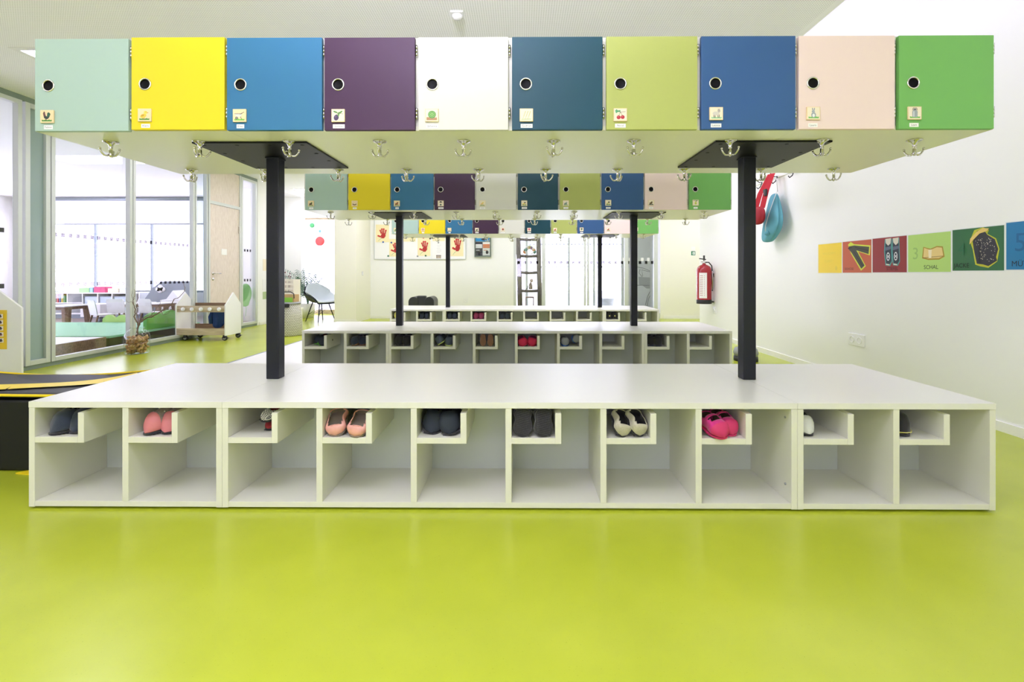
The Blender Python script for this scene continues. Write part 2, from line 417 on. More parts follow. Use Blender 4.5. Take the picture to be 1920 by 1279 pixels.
# ------------------------------------------------------------------ entrance glazing (two layers)
def exz(x0, x1, Y): return px(x0, Y), px(x1, Y)
m = MB(); T = .05
for a, b in ((963, 968), (1016, 1023), (1095, 1099), (1101, 1105), (1171, 1178), (1226, 1233.5)):
    m.box(px(a, YB), px(b, YB), YB, YB + .06, 0, 2.5, .003)
m.box(xa, xb, YB, YB + .06, 2.42, 2.5).box(xa, xb, YB, YB + .06, 0, .12)
ent = struct(m.build('window_15', 'alu'))
for a, b in ((968, 1016), (1023, 1095), (1105, 1171), (1178, 1226)):
    MB().box(px(a, YB), px(b, YB), YB + .025, YB + .031, .12, 2.42).build('pane', 'glass', ent)
P('line_grey', rgb(84, 84, 86), .6)
m = MB()
for i in range(30):
    x = 970 + i * 11.4
    if x > 1225: break
    X = px(x, YB); m.box(X, X + .058, YB + .022, YB + .0245, pz(495, YB), pz(489.5, YB))
m.build('marking', 'mark_grey', ent, label='row of dark squares on the glass')
m = MB()
for i in range(30):
    x = 1168 + i * 11.4
    if x > 1225: break
    X = px(x, YB); m.box(X, X + .06, YB + .022, YB + .0245, pz(489.5, YB), pz(483.5, YB))
m.build('marking', 'white', ent, label='row of white squares on the glass')
Y2 = 12.9
m = MB()
for a, b in ((985, 990), (1065, 1068.5), (1112, 1116), (1165, 1172)): m.box(px(a, Y2), px(b, Y2), Y2, Y2 + .05, 0, 2.6)
m.box(px(985, Y2), px(1172, Y2), Y2, Y2 + .05, 2.55, 2.6).box(px(985, Y2), px(1172, Y2), Y2, Y2 + .05, 0, .12)
en2 = struct(m.build('door_2', 'alu'))
MB().box(px(988, Y2), px(1168, Y2), Y2 + .02, Y2 + .026, .1, 2.55).build('pane', 'glass', en2)
m = MB()
for i in range(26):
    x = 992 + i * 7.1
    if x > 1164: break
    X = px(x, Y2)
    for y in (458.3, 500.5): m.box(X, X + .05, Y2 + .012, Y2 + .018, pz(y + 1.7, Y2), pz(y - 1.7, Y2))
m.build('marking', 'mark_pale', en2, label='two rows of small dark squares on the glass')
# vestibule
P('lobby_grey', rgb(200, 202, 200), .6)
sbox('floor_vestibule', 'grey', xa - .3, xb + .3, YB + .2, 13.1, -.1, -.004)
sbox('ceiling_vestibule', 'plaster', xa - .3, xb + .3, YB + .2, 13.1, 2.62, 2.7)
sbox('wall_vestibule_left', 'wall', xa - .45, xa - .3, YB + .2, 13.1, 0, 2.7)
sbox('wall_vestibule_right', 'lobby_grey', px(1173, Y2), xb + .5, Y2 - .1, Y2, 0, 2.7)
sbox('wall_vestibule_side', 'lobby_grey', xb + .3, xb + .5, YB + .2, Y2 - .1, 0, 2.7)
# corridor end window
zt = pz(408, YE)
m = MB(); m.box(wx0, wx0 + .045, YE + .02, YE + .08, 0, zt).box(wx1 - .045, wx1, YE + .02, YE + .08, 0, zt).box(wx0, wx1, YE + .02, YE + .08, zt - .045, zt).box(wx0, wx1, YE + .02, YE + .08, 0, .1)
ce = struct(m.build('window_16', 'oak')); MB().box(wx0 + .04, wx1 - .04, YE + .045, YE + .05, .1, zt - .04).build('pane', 'glass', ce)

# ------------------------------------------------------------------ flat pictures (painted tiles, posters): thin layers on their own sheet
def pm(c, rough=.6):
    n = 'paint_%d_%d_%d' % tuple(c)
    if n not in MATS: P(n, rgb(*c), rough)
    return n
class Pic:
    def __init__(s, mb, mats, place): s.mb, s.mats, s.place, s.k = mb, mats, place, 0
    def _m(s, c):
        n = pm(c)
        if n not in s.mats: s.mats.append(n)
        s.mb.mi = s.mats.index(n); s.k += 1
    def poly(s, c, pts): s._m(c); s.mb.poly([s.place(u, v, s.k) for u, v in pts]); return s
    def ell(s, c, cx, cy, rx, ry, rot=0, n=14):
        a = R(rot)
        return s.poly(c, [(cx + rx*math.cos(t)*math.cos(a) - ry*math.sin(t)*math.sin(a), cy + rx*math.cos(t)*math.sin(a) + ry*math.sin(t)*math.cos(a)) for t in [i*2*math.pi/n for i in range(n)]])
    def line(s, c, pts, w):
        s._m(c)
        for (a, b), (d, e) in zip(pts, pts[1:]):
            L = math.hypot(d-a, e-b) or 1; nx, ny = -(e-b)/L*w/2, (d-a)/L*w/2
            s.mb.poly([s.place(a+nx, b+ny, s.k), s.place(a-nx, b-ny, s.k), s.place(d-nx, e-ny, s.k), s.place(d+nx, e+ny, s.k)])
        return s
    def text(s, c, body, size, u, v, align='CENTER'):
        s._m(c); k = s.k; s.mb.text(body, size, lambda x, y: s.place(u + x, v + y, k), align); return s
def grass(p, c=(70, 130, 50)): p.poly(c, [(.1, .08), (.9, .08), (.92, .22), (.8, .19), (.7, .24), (.55, .19), (.4, .24), (.25, .19), (.1, .23)])
def i_rooster(p):
    grass(p); p.line((60, 50, 40), [(.45, .15), (.45, .3)], .05)
    p.poly((38, 48, 44), [(.3, .35), (.45, .25), (.62, .3), (.75, .5), (.68, .62), (.5, .5), (.38, .55), (.25, .48)])
    p.poly((95, 60, 55), [(.25, .5), (.2, .75), (.27, .92), (.36, .85), (.38, .7), (.45, .52)]); p.poly((35, 85, 62), [(.5, .4), (.55, .78), (.65, .85), (.78, .75), (.8, .62), (.7, .5)])
def i_chick(p):
    grass(p); p.line((190, 120, 40), [(.4, .15), (.4, .3)], .04).line((190, 120, 40), [(.52, .15), (.52, .3)], .04)
    p.ell((222, 190, 60), .42, .42, .26, .17, 20).ell((235, 205, 80), .6, .7, .15, .14).poly((200, 110, 40), [(.73, .72), (.85, .68), (.73, .64)]).ell((30, 30, 30), .63, .74, .025, .025).ell((190, 150, 50), .36, .45, .14, .08, 25)
def i_barrow(p):
    grass(p, (110, 175, 70)); p.poly((205, 205, 195), [(.12, .62), (.7, .62), (.6, .38), (.28, .38)]).line((90, 80, 70), [(.1, .64), (.72, .64)], .04).line((70, 60, 55), [(.55, .6), (.88, .78)], .04)
    p.ell((60, 60, 60), .28, .28, .11, .11).ell((170, 170, 165), .28, .28, .05, .05).line((70, 60, 55), [(.6, .4), (.66, .2)], .04)
def i_plum(p):
    p.ell((58, 42, 78), .36, .32, .2, .25, -15).ell((90, 75, 115), .32, .4, .06, .09, -15)
    for a, b, r in ((.3, .78, -25), (.7, .75, 40), (.55, .6, 80)): p.ell((80, 130, 60), a, b, .2, .07, r)
    p.line((80, 65, 45), [(.4, .55), (.52, .72), (.9, .62)], .03)
def i_lettuce(p):
    p.poly((165, 125, 85), [(.08, .08), (.92, .08), (.92, .3), (.08, .34)]).ell((70, 130, 55), .52, .55, .32, .32).ell((125, 175, 90), .52, .56, .25, .24).ell((65, 120, 50), .52, .56, .19, .18).ell((150, 195, 110), .52, .56, .13, .12).ell((70, 125, 55), .52, .56, .07, .06)
def i_wheat(p):
    p.line((150, 180, 90), [(.1, .12), (.9, .16)], .04)
    for x in (.2, .4, .6): 
        p.line((160, 175, 80), [(x, .15), (x+.25, .8)], .025)
        for k in range(5): p.ell((188, 180, 120), x+.1+.03*k, .42+.09*k, .06, .025, 55)
def i_cherry(p):
    p.ell((165, 30, 45), .36, .28, .16, .16).ell((165, 30, 45), .68, .3, .16, .16).ell((220, 110, 110), .32, .33, .04, .04).ell((220, 110, 110), .64, .35, .04, .04)
    p.line((80, 90, 50), [(.38, .42), (.5, .72), (.66, .44)], .03).line((90, 60, 50), [(.45, .7), (.9, .75)], .03).poly((75, 150, 100), [(.08, .85), (.2, .95), (.3, .85), (.5, .88), (.5, .72), (.3, .72), (.15, .6)])
def i_sheep(p):
    grass(p, (150, 200, 150)); 
    for x in (.3, .4, .62, .72): p.line((90, 80, 75), [(x, .15), (x, .4)], .05)
    p.ell((205, 200, 188), .48, .5, .28, .17).ell((175, 168, 158), .7, .72, .11, .14, 20).ell((60, 60, 60), .72, .75, .02, .02).line((150, 140, 130), [(.62, .86), (.8, .88)], .03)
def i_rabbit(p):
    grass(p, (110, 180, 90)); p.ell((150, 158, 165), .5, .36, .19, .22).ell((160, 168, 175), .48, .64, .13, .12).ell((130, 140, 150), .42, .84, .04, .11, 8).ell((130, 140, 150), .56, .84, .04, .11, -8).ell((225, 228, 228), .5, .32, .1, .14).ell((50, 50, 60), .44, .66, .02, .02)
def i_can(p):
    grass(p, (110, 180, 80)); p.poly((150, 160, 162), [(.3, .15), (.7, .15), (.72, .62), (.62, .74), (.38, .74), (.28, .62)]).poly((95, 100, 102), [(.36, .74), (.64, .74), (.6, .86), (.4, .86)]).line((60, 60, 60), [(.3, .7), (.36, .92), (.64, .92), (.7, .7)], .035).poly((200, 206, 206), [(.36, .2), (.46, .2), (.46, .64), (.36, .64)])
def i_scene(c1, c2, c3, g=(90, 140, 70)):
    def f(p):
        grass(p, g); p.ell(c1, .45, .42, .27, .17, 10).ell(c2, .62, .62, .14, .13).poly(c3, [(.2, .22), (.35, .22), (.3, .42)]).poly(c3, [(.6, .22), (.72, .22), (.66, .42)])
    return f
def i_flower(c1, c2):
    def f(p):
        p.line((70, 120, 60), [(.5, .1), (.5, .6)], .06)
        for k in range(6): p.ell(c1, .5 + .2*math.cos(k*1.047), .6 + .2*math.sin(k*1.047), .13, .1, k*60)
        p.ell(c2, .5, .6, .1, .1)
    return f
def i_pear(p): p.ell((190, 200, 80), .5, .38, .2, .22).ell((200, 205, 90), .5, .6, .12, .18).line((80, 60, 40), [(.5, .75), (.52, .9)], .05).ell((80, 130, 60), .65, .82, .16, .06, 20).poly((120, 110, 90), [(.08, .84), (.92, .9), (.92, .95), (.08, .92)])
def i_nest(p): p.ell((110, 85, 50), .5, .36, .36, .2).ell((170, 150, 110), .5, .44, .28, .12).ell((235, 225, 200), .42, .46, .1, .08).ell((235, 225, 200), .6, .46, .1, .08)
def i_figure(p): p.poly((40, 48, 50), [(.32, .12), (.68, .12), (.6, .4), (.4, .4)]).ell((225, 205, 160), .5, .55, .12, .14).poly((40, 48, 50), [(.2, .66), (.8, .66), (.6, .9), (.4, .9)]).line((60, 120, 90), [(.4, .3), (.6, .3)], .07)
FRONT = [i_rooster, i_chick, i_barrow, i_plum, i_lettuce, i_wheat, i_cherry, i_sheep, i_rabbit, i_can]
NAMES = ['Fabian', 'Klara', 'Elias', 'Larissa', 'Johanna', 'Gudrun', 'Nicol', 'Leonie', 'Laura', 'Liam']
MID = [i_scene((80, 50, 40), (60, 110, 60), (60, 45, 35)), i_nest, i_scene((150, 80, 40), (110, 70, 40), (60, 45, 35)), i_figure, i_scene((225, 195, 130), (235, 215, 90), (225, 190, 140), (110, 160, 70)),
       i_scene((235, 215, 120), (60, 50, 40), (40, 35, 30)), i_scene((110, 130, 120), (150, 170, 150), (80, 110, 90), (110, 160, 100)), i_scene((215, 205, 130), (40, 40, 40), (70, 60, 50)), i_scene((110, 90, 50), (90, 70, 40), (40, 35, 30), (50, 50, 35)), i_pear]
BACK = [i_scene((60, 140, 80), (70, 150, 90), (60, 120, 70)), i_flower((190, 120, 140), (230, 210, 150)), i_scene((220, 215, 190), (190, 190, 170), (150, 150, 140)), i_scene((30, 30, 30), (60, 60, 60), (30, 30, 30)), i_flower((150, 40, 30), (110, 40, 30)),
        i_flower((205, 60, 90), (240, 150, 150)), i_scene((190, 60, 60), (200, 80, 60), (170, 50, 50)), i_flower((40, 80, 55), (60, 100, 70)), i_scene((170, 70, 50), (150, 50, 40), (120, 50, 40)), i_flower((190, 50, 45), (220, 120, 90))]
CNAME = ['mint', 'yellow', 'blue', 'aubergine', 'offwhite', 'petrol', 'lime', 'navy', 'pink', 'green']
CWORD = dict(mint='pale mint', yellow='bright yellow', blue='sky blue', aubergine='dark aubergine', offwhite='off-white', petrol='dark petrol', lime='olive lime', navy='navy blue', pink='pale pink', green='leaf green')

# ------------------------------------------------------------------ cloakroom rows
YF0 = 2.043                      # front of the nearest bench
Zb, Zs = .457, .026              # bench height, board thickness
BX0 = px(53, YF0); BW = px(1868, YF0) - BX0
CW = (BW - 13 * Zs) / 10
BD = .884
DOORS = [(65, 240.5), (246, 420.5), (425, 603.5), (608, 778), (784.5, 953), (960, 1130), (1137, 1308), (1315, 1492), (1498, 1678), (1686, 1864)]
YD = 2.035
DX = [(px(a, YD), px(b, YD)) for a, b in DOORS]
ZD0, ZD1 = 1.603, 1.995
ROWS = [(0, 0, 'front row'), (.008, 2.552, 'middle row'), (.10, 5.30, 'rear row')]
SECT = [(0, 2), (2, 8), (8, 10)]
SW = ['leftmost', 'long centre', 'rightmost']
BLAB = [['left end unit of the nearest white bench, two open shoe cubbies', 'long middle unit of the nearest white bench, six open shoe cubbies', 'right end unit of the nearest white bench, two open shoe cubbies'],
        ['left end unit of the second white bench, with two shoe cubbies', 'long middle unit of the second white bench, six cubbies half hidden by the nearest bench', 'right end unit of the second white bench, two cubbies'],
        ['left end unit of the farthest white bench, crossed by a black post', 'long middle unit of the farthest white bench before the entrance glazing', 'right end unit of the farthest white bench beside the glazed entrance']]
LLAB = [['nearest overhead locker block at the left end, mint and yellow doors', 'nearest long overhead locker block with six coloured doors between yellow and pink', 'nearest overhead locker block at the right end, pink and green doors'],
        ['second overhead locker block at the left, mint and yellow doors', 'second overhead locker block, long middle part with six coloured doors', 'second overhead locker block at the right, pink and green doors'],
        ['farthest overhead locker block at the left, mint and yellow doors', 'farthest overhead locker block, long middle part with six doors', 'farthest overhead locker block at the right, pink and green doors']]

def bench_unit(r, s):
    dx, dy, _ = ROWS[r]; a, b = SECT[s]; n = b - a
    x0 = BX0 + dx + a * CW + (a + s) * Zs; W = n * CW + (n + 1) * Zs
    t = thing('shoe_bench', BLAB[r][s], 'bench', (x0, YF0 + dy, 0), 0, 'white cubby benches')
    MB().box(.0004, W - .0004, 0, BD, Zb - Zs, Zb, .0016).build('bench_top', 'lam_top', t)
    zt = Zb - Zs - .0005
    for x in (0, W - Zs): MB().box(x + .0004, x + Zs - .0004, .0015, BD - .002, .0095, zt, .0014).build('side_panel', 'lam', t)
    MB().box(Zs, W - Zs, .003, BD - .003, .011, .008 + Zs, .0014).build('bottom_board', 'lam', t)
    m = MB(); m.box(Zs, W - Zs, .362, .38, .008 + Zs, zt).box(Zs, W - Zs, BD - .38, BD - .362, .008 + Zs, zt); m.build('back_panel', 'lam_back', t)
    for k in range(1, n):
        x = k * (CW + Zs); MB().box(x, x + Zs, .002, .362, .008 + Zs, zt, .0014).build('divider', 'lam', t)
        MB().box(x, x + Zs, BD - .362, BD - .003, .008 + Zs, zt).build('divider', 'lam', t)
    for k in range(n):
        x = Zs + k * (CW + Zs)
        sh = MB().box(x, x + .184, .002, .361, .2816, .3066, .0012).build('shoe_shelf', 'lam', t)
        MB().box(x + .184, x + .184 + .0255, .002, .361, .2816, .410, .0012).build('shelf_lip', 'lam', sh)
    m = MB()
    for x in (.03, W - .03):
        for y in (.05, BD - .05): m.lathe([(0, 0), (.018, 0), (.018, .0105), (0, .0105)], cx=x, cy=y, n=12)
    m.build('glide', 'rubber', t)
    if r == 0 and s == 1:
        for z in (.10, .405 - .02):
            MB().lathe([(0, 0), (.005, 0), (.005, .004), (0, .004)], axis='X', org=(W - Zs - .004, .045, z), n=10).build('screw', 'grey', t)
    return t

_dm = {}
def door_mesh(w, h, col):
    key = (round(w, 4), col)
    if key in _dm: return _dm[key]
    mb = MB(); bm = mb.bm
    o = [bm.verts.new(p) for p in ((0, 0, 0), (w, 0, 0), (w, 0, h), (0, 0, h))]
    hc, hr = (.0585, h - .195 - .003), .0225
    c = [bm.verts.new((hc[0] + hr*math.cos(k*math.pi/16), 0, hc[1] + hr*math.sin(k*math.pi/16))) for k in range(32)]
    es = [bm.edges.new((o[i], o[(i+1) % 4])) for i in range(4)] + [bm.edges.new((c[i], c[(i+1) % 32])) for i in range(32)]
    q = bmesh.ops.triangle_fill(bm, edges=es, use_beauty=True)
    fs = [g for g in q['geom'] if isinstance(g, bmesh.types.BMFace)]
    e = bmesh.ops.extrude_face_region(bm, geom=fs)
    for v in [g for g in e['geom'] if isinstance(g, bmesh.types.BMVert)]: v.co.y += .019
    me = mb.mesh('door', 'door_' + col); _dm[key] = me
    return me
def ring_mesh():
    m = MB(); pr = []
    for k in range(9):
        a = math.pi * k / 8; pr.append((.0235 + .0032 * math.cos(a) * -1, -.0032 * math.sin(a) - .0004))
    m.lathe([(.0203, .001)] + pr + [(.0267, .0)], axis='Y', n=40); return m.mesh('finger_ring', 'chrome')
def cup_mesh():
    m = MB(); m.lathe([(.0208, -.0005), (.0205, .003), (.018, .0045), (0, .0045)], axis='Y', n=32); return m.mesh('finger_cup', 'cup')
def hinge_mesh():
    m = MB(); m.box(-.001, .010, .010, .018, -.023, .023, .0008)
    for z0, z1 in ((-.0225, -.0085), (-.0075, .0075), (.0085, .0225)): m.lathe([(0, z0), (.0046, z0), (.0046, z1), (0, z1)], cx=.0045, cy=.0085, n=12)
    return m.mesh('hinge', 'nickel')
RING, CUP, HINGE = ring_mesh(), cup_mesh(), hinge_mesh()

def locker_unit(r, s):
    dx, dy, _ = ROWS[r]; a, b = SECT[s]
    e = [px(68, 2.06), DX[1][1] + .006, DX[7][1] + .006, px(1861, 2.06)]
    x0, x1 = e[s] + .0004, e[s + 1] - .0004; W = x1 - x0; Y = YF0 + .014
    t = thing('locker_block', LLAB[r][s], 'locker', (x0 + dx, Y + dy, ZD0 + .003), 0, 'overhead coloured lockers')
    D = .882; Hh = .393
    MB().box(0, W, 0, D, 0, .019, .001).build('bottom_panel', 'lam_under', t)
    MB().box(0, W, 0, D, Hh - .019, Hh, .001).build('top_panel', 'lam', t)
    for x in (0, W - .019): MB().box(x, x + .019, 0, D, .019, Hh - .019).build('side_panel', 'lam', t)
    MB().box(.019, W - .019, D/2 - .01, D/2 + .01, .019, Hh - .019).build('back_panel', 'lam', t)
    MB().box(.019, W - .019, D - .019, D, .019, Hh - .019).build('rear_panel', 'lam', t)
    for i in range(a + 1, b):
        x = (DX[i-1][1] + DX[i][0]) / 2 - x0; MB().box(x - .0095, x + .0095, 0, D/2 - .01, .019, Hh - .019).build('divider', 'lam', t)
    for i in range(a, b):
        l, rr = DX[i]; w = rr - l; col = CNAME[i]; zo = {0: -.001, 1: .004, 2: .001}.get(i, 0) if r == 0 else 0
        d = link('locker_door', door_mesh(w, ZD1 - ZD0 - .002, col), t, (l - x0, -.0215, -.003 + zo), label=CWORD[col] + ' door'); bev(d, .0018)
        hz = ZD1 - ZD0 - .002 - .195 - .003
        link('finger_ring', RING, d, (.0585, 0, hz)); link('finger_cup', CUP, d, (.0585, 0, hz))
        for z in (.072, .337): link('hinge', HINGE, d, (w + .0005, 0, z))
        tw = .0565; tx = .029 + (.003 if i % 2 else 0); tz = .033 + (.004 if i > 6 else 0)
        mb = MB(); mats = ['beech']; mb.box(tx, tx + tw, -.0065, -.0003, tz, tz + .0545, .0018)
        if i not in (0,): mb.mi = 0
        p = Pic(mb, mats, lambda u, v, k: Vector((tx + .002 + u * (tw - .004), -.0066 - .00003 * k, tz + .002 + v * (.0545 - .004))))
        if i > 2: p.poly((232, 222, 196), [(.02, .02), (.98, .02), (.98, .98), (.02, .98)])
        (FRONT if r == 0 else MID if r == 1 else BACK)[i](p)
        mb.build('picture_tile', mats, d, fix=False, label='small wooden picture tile')
        mb = MB(); nw = (.037, .037, .032, .050, .050, .050, .045, .044, .038, .038)[i]; nx = tx + tw/2 - nw/2 + .001; nz = .008
        mb.box(nx, nx + nw, -.0008, -.0001, nz, nz + .0165); mats = ['paper']
        p = Pic(mb, mats, lambda u, v, k: Vector((nx + nw/2 + u, -.0008 - .0001 * k, nz + .0083 + v)))
        if r == 0: p.text((80, 82, 84), NAMES[i], .0125, 0, 0)
        else: p.line((170, 172, 172), [(-nw * .3, 0), (nw * .3, 0)], .0035)
        mb.build('name_tag', mats, d, fix=False, label='white name tag')
    return t
benches = [[bench_unit(r, s) for s in range(3)] for r in range(3)]
lockers = [[locker_unit(r, s) for s in range(3)] for r in range(3)]

# hooks: under the lockers, three prongs each
def hook_mesh():
    m = MB(); m.lathe([(0, 0), (.031, 0), (.0315, -.003), (.028, -.005), (.015, -.010), (.009, -.017), (.0075, -.03), (.0078, -.036), (.0065, -.037), (.0065, -.04), (.0075, -.041), (.008, -.066), (.005, -.071), (0, -.072)], n=20)
    return m.mesh('coat_hook', 'nickel')
def prong_mesh():
    pts = [(.004, 0, -.060), (.014, 0, -.067), (.024, 0, -.066), (.032, 0, -.058), (.039, 0, -.047), (.0405, 0, -.038)]
    m = MB(); m.tube(pts, [.0042, .0045, .0042, .004, .004, .0045], 8); m.ball(pts[-1], .0055, n=8); return m.mesh('prong', 'nickel')
HK, PR = hook_mesh(), prong_mesh()
random.seed(3)
H1 = [px(x, 2.2164) for x in (208, 375, 543, 712, 869.5, 1038, 1188.5, 1369, 1541, 1714.5)]
H2 = [px(x, 2.815) for x in (359.5, 497, 634, 763, 897, 1023, 1158, 1283, 1427, 1563)]
for r in range(3):
    dx, dy, _ = ROWS[r]
    for xs, Y in ((H1, 2.2164), (H2, 2.815)):
        for k, x in enumerate(xs):
            s = 0 if x + dx < lockers[r][1].location.x else (1 if x + dx < lockers[r][2].location.x else 2)
            t = lockers[r][s]
            h = link('coat_hook', HK, t, Vector((x + dx, Y + dy, ZD0 + .003)) - t.location, (0, 0, random.uniform(-1, 1)))
            for q in range(3): link('prong', PR, h, (0, 0, 0), (0, 0, q * 2 * math.pi / 3 + .5))

# posts with square mounting plates
PX = [(px(498.8, 2.483), (-1.51, -.982), 'left'), (px(1393.8, 2.483), (.886, 1.414), 'right')]
PLAB = [['black steel post on the left of the nearest bench', 'black steel post on the right of the nearest bench'],
        ['black steel post standing left on the second bench', 'black steel post standing right on the second bench'],
        ['thin-looking black post at the left of the farthest bench', 'black post at the right of the farthest bench, before the entrance glass']]
for r in range(3):
    dx, dy, _ = ROWS[r]
    for j, (x, (p0, p1), _) in enumerate(PX):
        bx, by = x + .0325, 2.483 + .0325
        t = thing('support_post', PLAB[r][j], 'post', (bx + dx, by + dy, Zb), 0, 'black posts carrying the lockers')
        zt = ZD0 + .003 - Zb; sq = .0325
        m = MB(); m.box(-sq, sq, -sq, sq, .0005, zt - .0095, .004); m.build('pole', 'steel_dark', t)
        m = MB(); m.box(p0 - bx, p1 - bx, 2.2137 - by, 2.753 - by, zt - .009, zt - .0005, .001); m.mi = 1
        for u in range(4):
            for v in range(4):
                if u in (1, 2) and v in (1, 2): continue
                cx, cy = p0 - bx + .035 + u * (p1 - p0 - .07) / 3, 2.2137 - by + .035 + v * (.54 - .07) / 3
                m.lathe([(0, zt - .0096), (.009, zt - .0096), (.009, zt - .009)], cx=cx, cy=cy, n=12)
        m.build('mounting_plate', ['plate_dark', 'hole'], t)
        m = MB(); q = sq + .004; m.box(-q, q, -q, q, zt - .014, zt - .0085, .002); m.build('weld_seam', 'steel_dark', t)

# ------------------------------------------------------------------ ceiling lights and sensor
def panel_light(x, y, label, sx=1.2, sy=1.2, mt='lamp'):
    t = thing('ceiling_light', label, 'lamp', (x, y, ZC), 0, 'recessed ceiling panels')
    m = MB(); b = .05
    m.box(-b, sx + b, -b, 0, -.004, 0).box(-b, sx + b, sy, sy + b, -.004, 0).box(-b, 0, 0, sy, -.004, 0).box(sx, sx + b, 0, sy, -.004, 0)
    m.build('frame', 'white', t); MB().box(0, sx, 0, sy, -.002, .001).build('diffuser', mt, t)
lx = px(33, 3.9)
panel_light(lx, 3.92, 'glowing ceiling panel cut off by the top left locker', .62, .62)
for (x, y, sx, sy, lb) in ((-4.05, 7.4, 1.2, .6, 'added ceiling panel over the floor beside the second row'), (-4.05, .3, 1.2, .6, 'added ceiling panel above the near left floor'),  # unseen panels, added to brighten the rows, hall and playroom
        (-1.2, .3, 1.2, .6, 'added ceiling panel above the open floor before the nearest bench'), (-1.2, -1.9, 1.8, .6, 'added ceiling panel near the windows behind the open floor'), (-4.05, -1.9, 1.2, .6, 'added ceiling panel at the near left corner'),
        (-2.6, 6.0, 1.8, .6, 'added left ceiling panel between second and farthest row'), (.3, 6.0, 1.8, .6, 'added right ceiling panel between second and farthest row'), (-2.9, 9.0, 1.8, .6, 'added left ceiling panel behind the farthest row'), (.2, 9.3, 1.8, .6, 'added right ceiling panel behind the farthest row'),
        (3.4, 9.3, 1.5, .6, 'added ceiling panel in the hall beside the entrance'), (-4.9, 10.4, .6, .9, 'added ceiling panel at the corridor end'),
        (-9.5, 6.5, 2.4, .8, 'added playroom ceiling panel behind the glass'), (-9.5, 3.0, 2.4, .8, 'added playroom ceiling panel, near end'), (-9.5, 9.2, 2.4, .8, 'added playroom ceiling panel before the far windows')):
    panel_light(x, y, lb, sx, sy, 'lamp_fill' if x < -9 else 'lamp')
sx0 = px(856, 3.36)
t = thing('ceiling_sensor', 'small white square motion sensor on the perforated ceiling', 'sensor', (sx0, 3.4, ZC))
MB().box(-.044, .044, -.05, .05, -.012, 0, .003).build('housing', 'white_gloss', t)
MB().lathe([(.036, -.012), (.034, -.022), (.024, -.034), (.01, -.039), (0, -.04)], n=24).build('lens', 'white_gloss', t)

# ------------------------------------------------------------------ slippers and shoes
def shoe_upper(L, W, Hh, op=(.38, .86), toe=.5, back=.75, strap=False):
    """toe at y=0 pointing to -y, heel at y=L; a shell with an opening on top"""
    bm = bmesh.new(); NY, NA = 18, 20; rings = []
    for i in range(NY + 1):
        t = i / NY
        wd = W/2 * (min(1, (max(t, .0) / .22)) ** .36 if t < .22 else 1) * (1 - .18 * math.sin(max(0, (t - .3)) / .5 * math.pi) if t < .8 else 1)
        if t > .82: wd *= math.sqrt(max(0, 1 - ((t - .82) / .18) ** 2 * .93))
        wd = max(wd, .003)
        h = Hh * (toe * (min(1, t / .14) ** .5) + (1 - toe) * min(1, max(0, (t - .12) / .4))) if t < .52 else Hh * (back + (1 - back) * max(0, 1 - (t - .52) / .25))
        if t > .88: h *= math.sqrt(max(0.05, 1 - ((t - .88) / .14) ** 2 * .8))
        h = max(h, .006); r = []
        for k in range(NA):
            a = 2 * math.pi * k / NA; c, s_ = math.cos(a), math.sin(a)
            x = wd * math.copysign(abs(c) ** .75, c); z = h * (.35 + .65 * s_ ** .8) if s_ > 0 else h * .35 * (1 - abs(s_) ** .5)
            r.append(bm.verts.new((x, t * L, max(z, 0))))
        rings.append(r)
    for i in range(NY):
        t = (i + .5) / NY
        for k in range(NA):
            a = 2 * math.pi * (k + .5) / NA
            if op and op[0] < t < op[1] and math.sin(a) > (.55 + .35 * abs((t - sum(op)/2) / (op[1] - op[0]) * 2) ** 2) and not (strap and abs(t - .56) < .05): continue
            f = bm.faces.new((rings[i][k], rings[i][(k+1) % NA], rings[i+1][(k+1) % NA], rings[i+1][k])); f.smooth = True
    bm.faces.new(rings[0][::-1]); bm.faces.new(rings[-1])
    return bm
def shoe_sole(L, W, th=.007, grow=1.04):
    pts = []
    for i in range(36):
        a = i * 2 * math.pi / 36; y = L/2 + L/2 * grow * -math.cos(a); t = max(0, min(1, y / L))
        waist = 1 - .2 * math.exp(-((t - .6) / .16) ** 2); pts.append((W/2 * grow * math.copysign(abs(math.sin(a)) ** .8, math.sin(a)) * waist, y))
    return pts
_sm = {}
def shoe_meshes(kind, mats, L, W, Hh, op, toe, strap, tread):
    if kind in _sm: return _sm[kind]
    bm = shoe_upper(L, W, Hh, op, toe, strap=strap); bmesh.ops.recalc_face_normals(bm, faces=bm.faces)
    me = bpy.data.meshes.new('upper'); bm.to_mesh(me); bm.free(); me.materials.append(MATS[mats[0]]); me.materials.append(MATS[mats[2]])
    mb = MB(); mb.prism(shoe_sole(L, W), -.007, .0, 'Z')
    if tread:
        for k in range(14):
            y = L * (.06 + k * .065); mb.box(-W*.34, W*.34, y, y + L*.03, -.0095, -.0065, 0, Euler((0, 0, R(14))))
    sm = mb.mesh('sole', mats[1])
    cap = None
    if len(mats) > 3:
        c = shoe_upper(L * 1.0, W, Hh, None, toe)
        for v in list(c.verts):
            if v.co.y > L * .27: c.verts.remove(v)
            else: v.co.x *= 1.05; v.co.z = v.co.z * 1.05 + .0008; v.co.y -= .002
        bmesh.ops.recalc_face_normals(c, faces=c.faces); cap = bpy.data.meshes.new('toe_cap'); c.to_mesh(cap); c.free(); cap.materials.append(MATS[mats[3]])
        for p in cap.polygons: p.use_smooth = True
    _sm[kind] = (me, sm, cap); return _sm[kind]
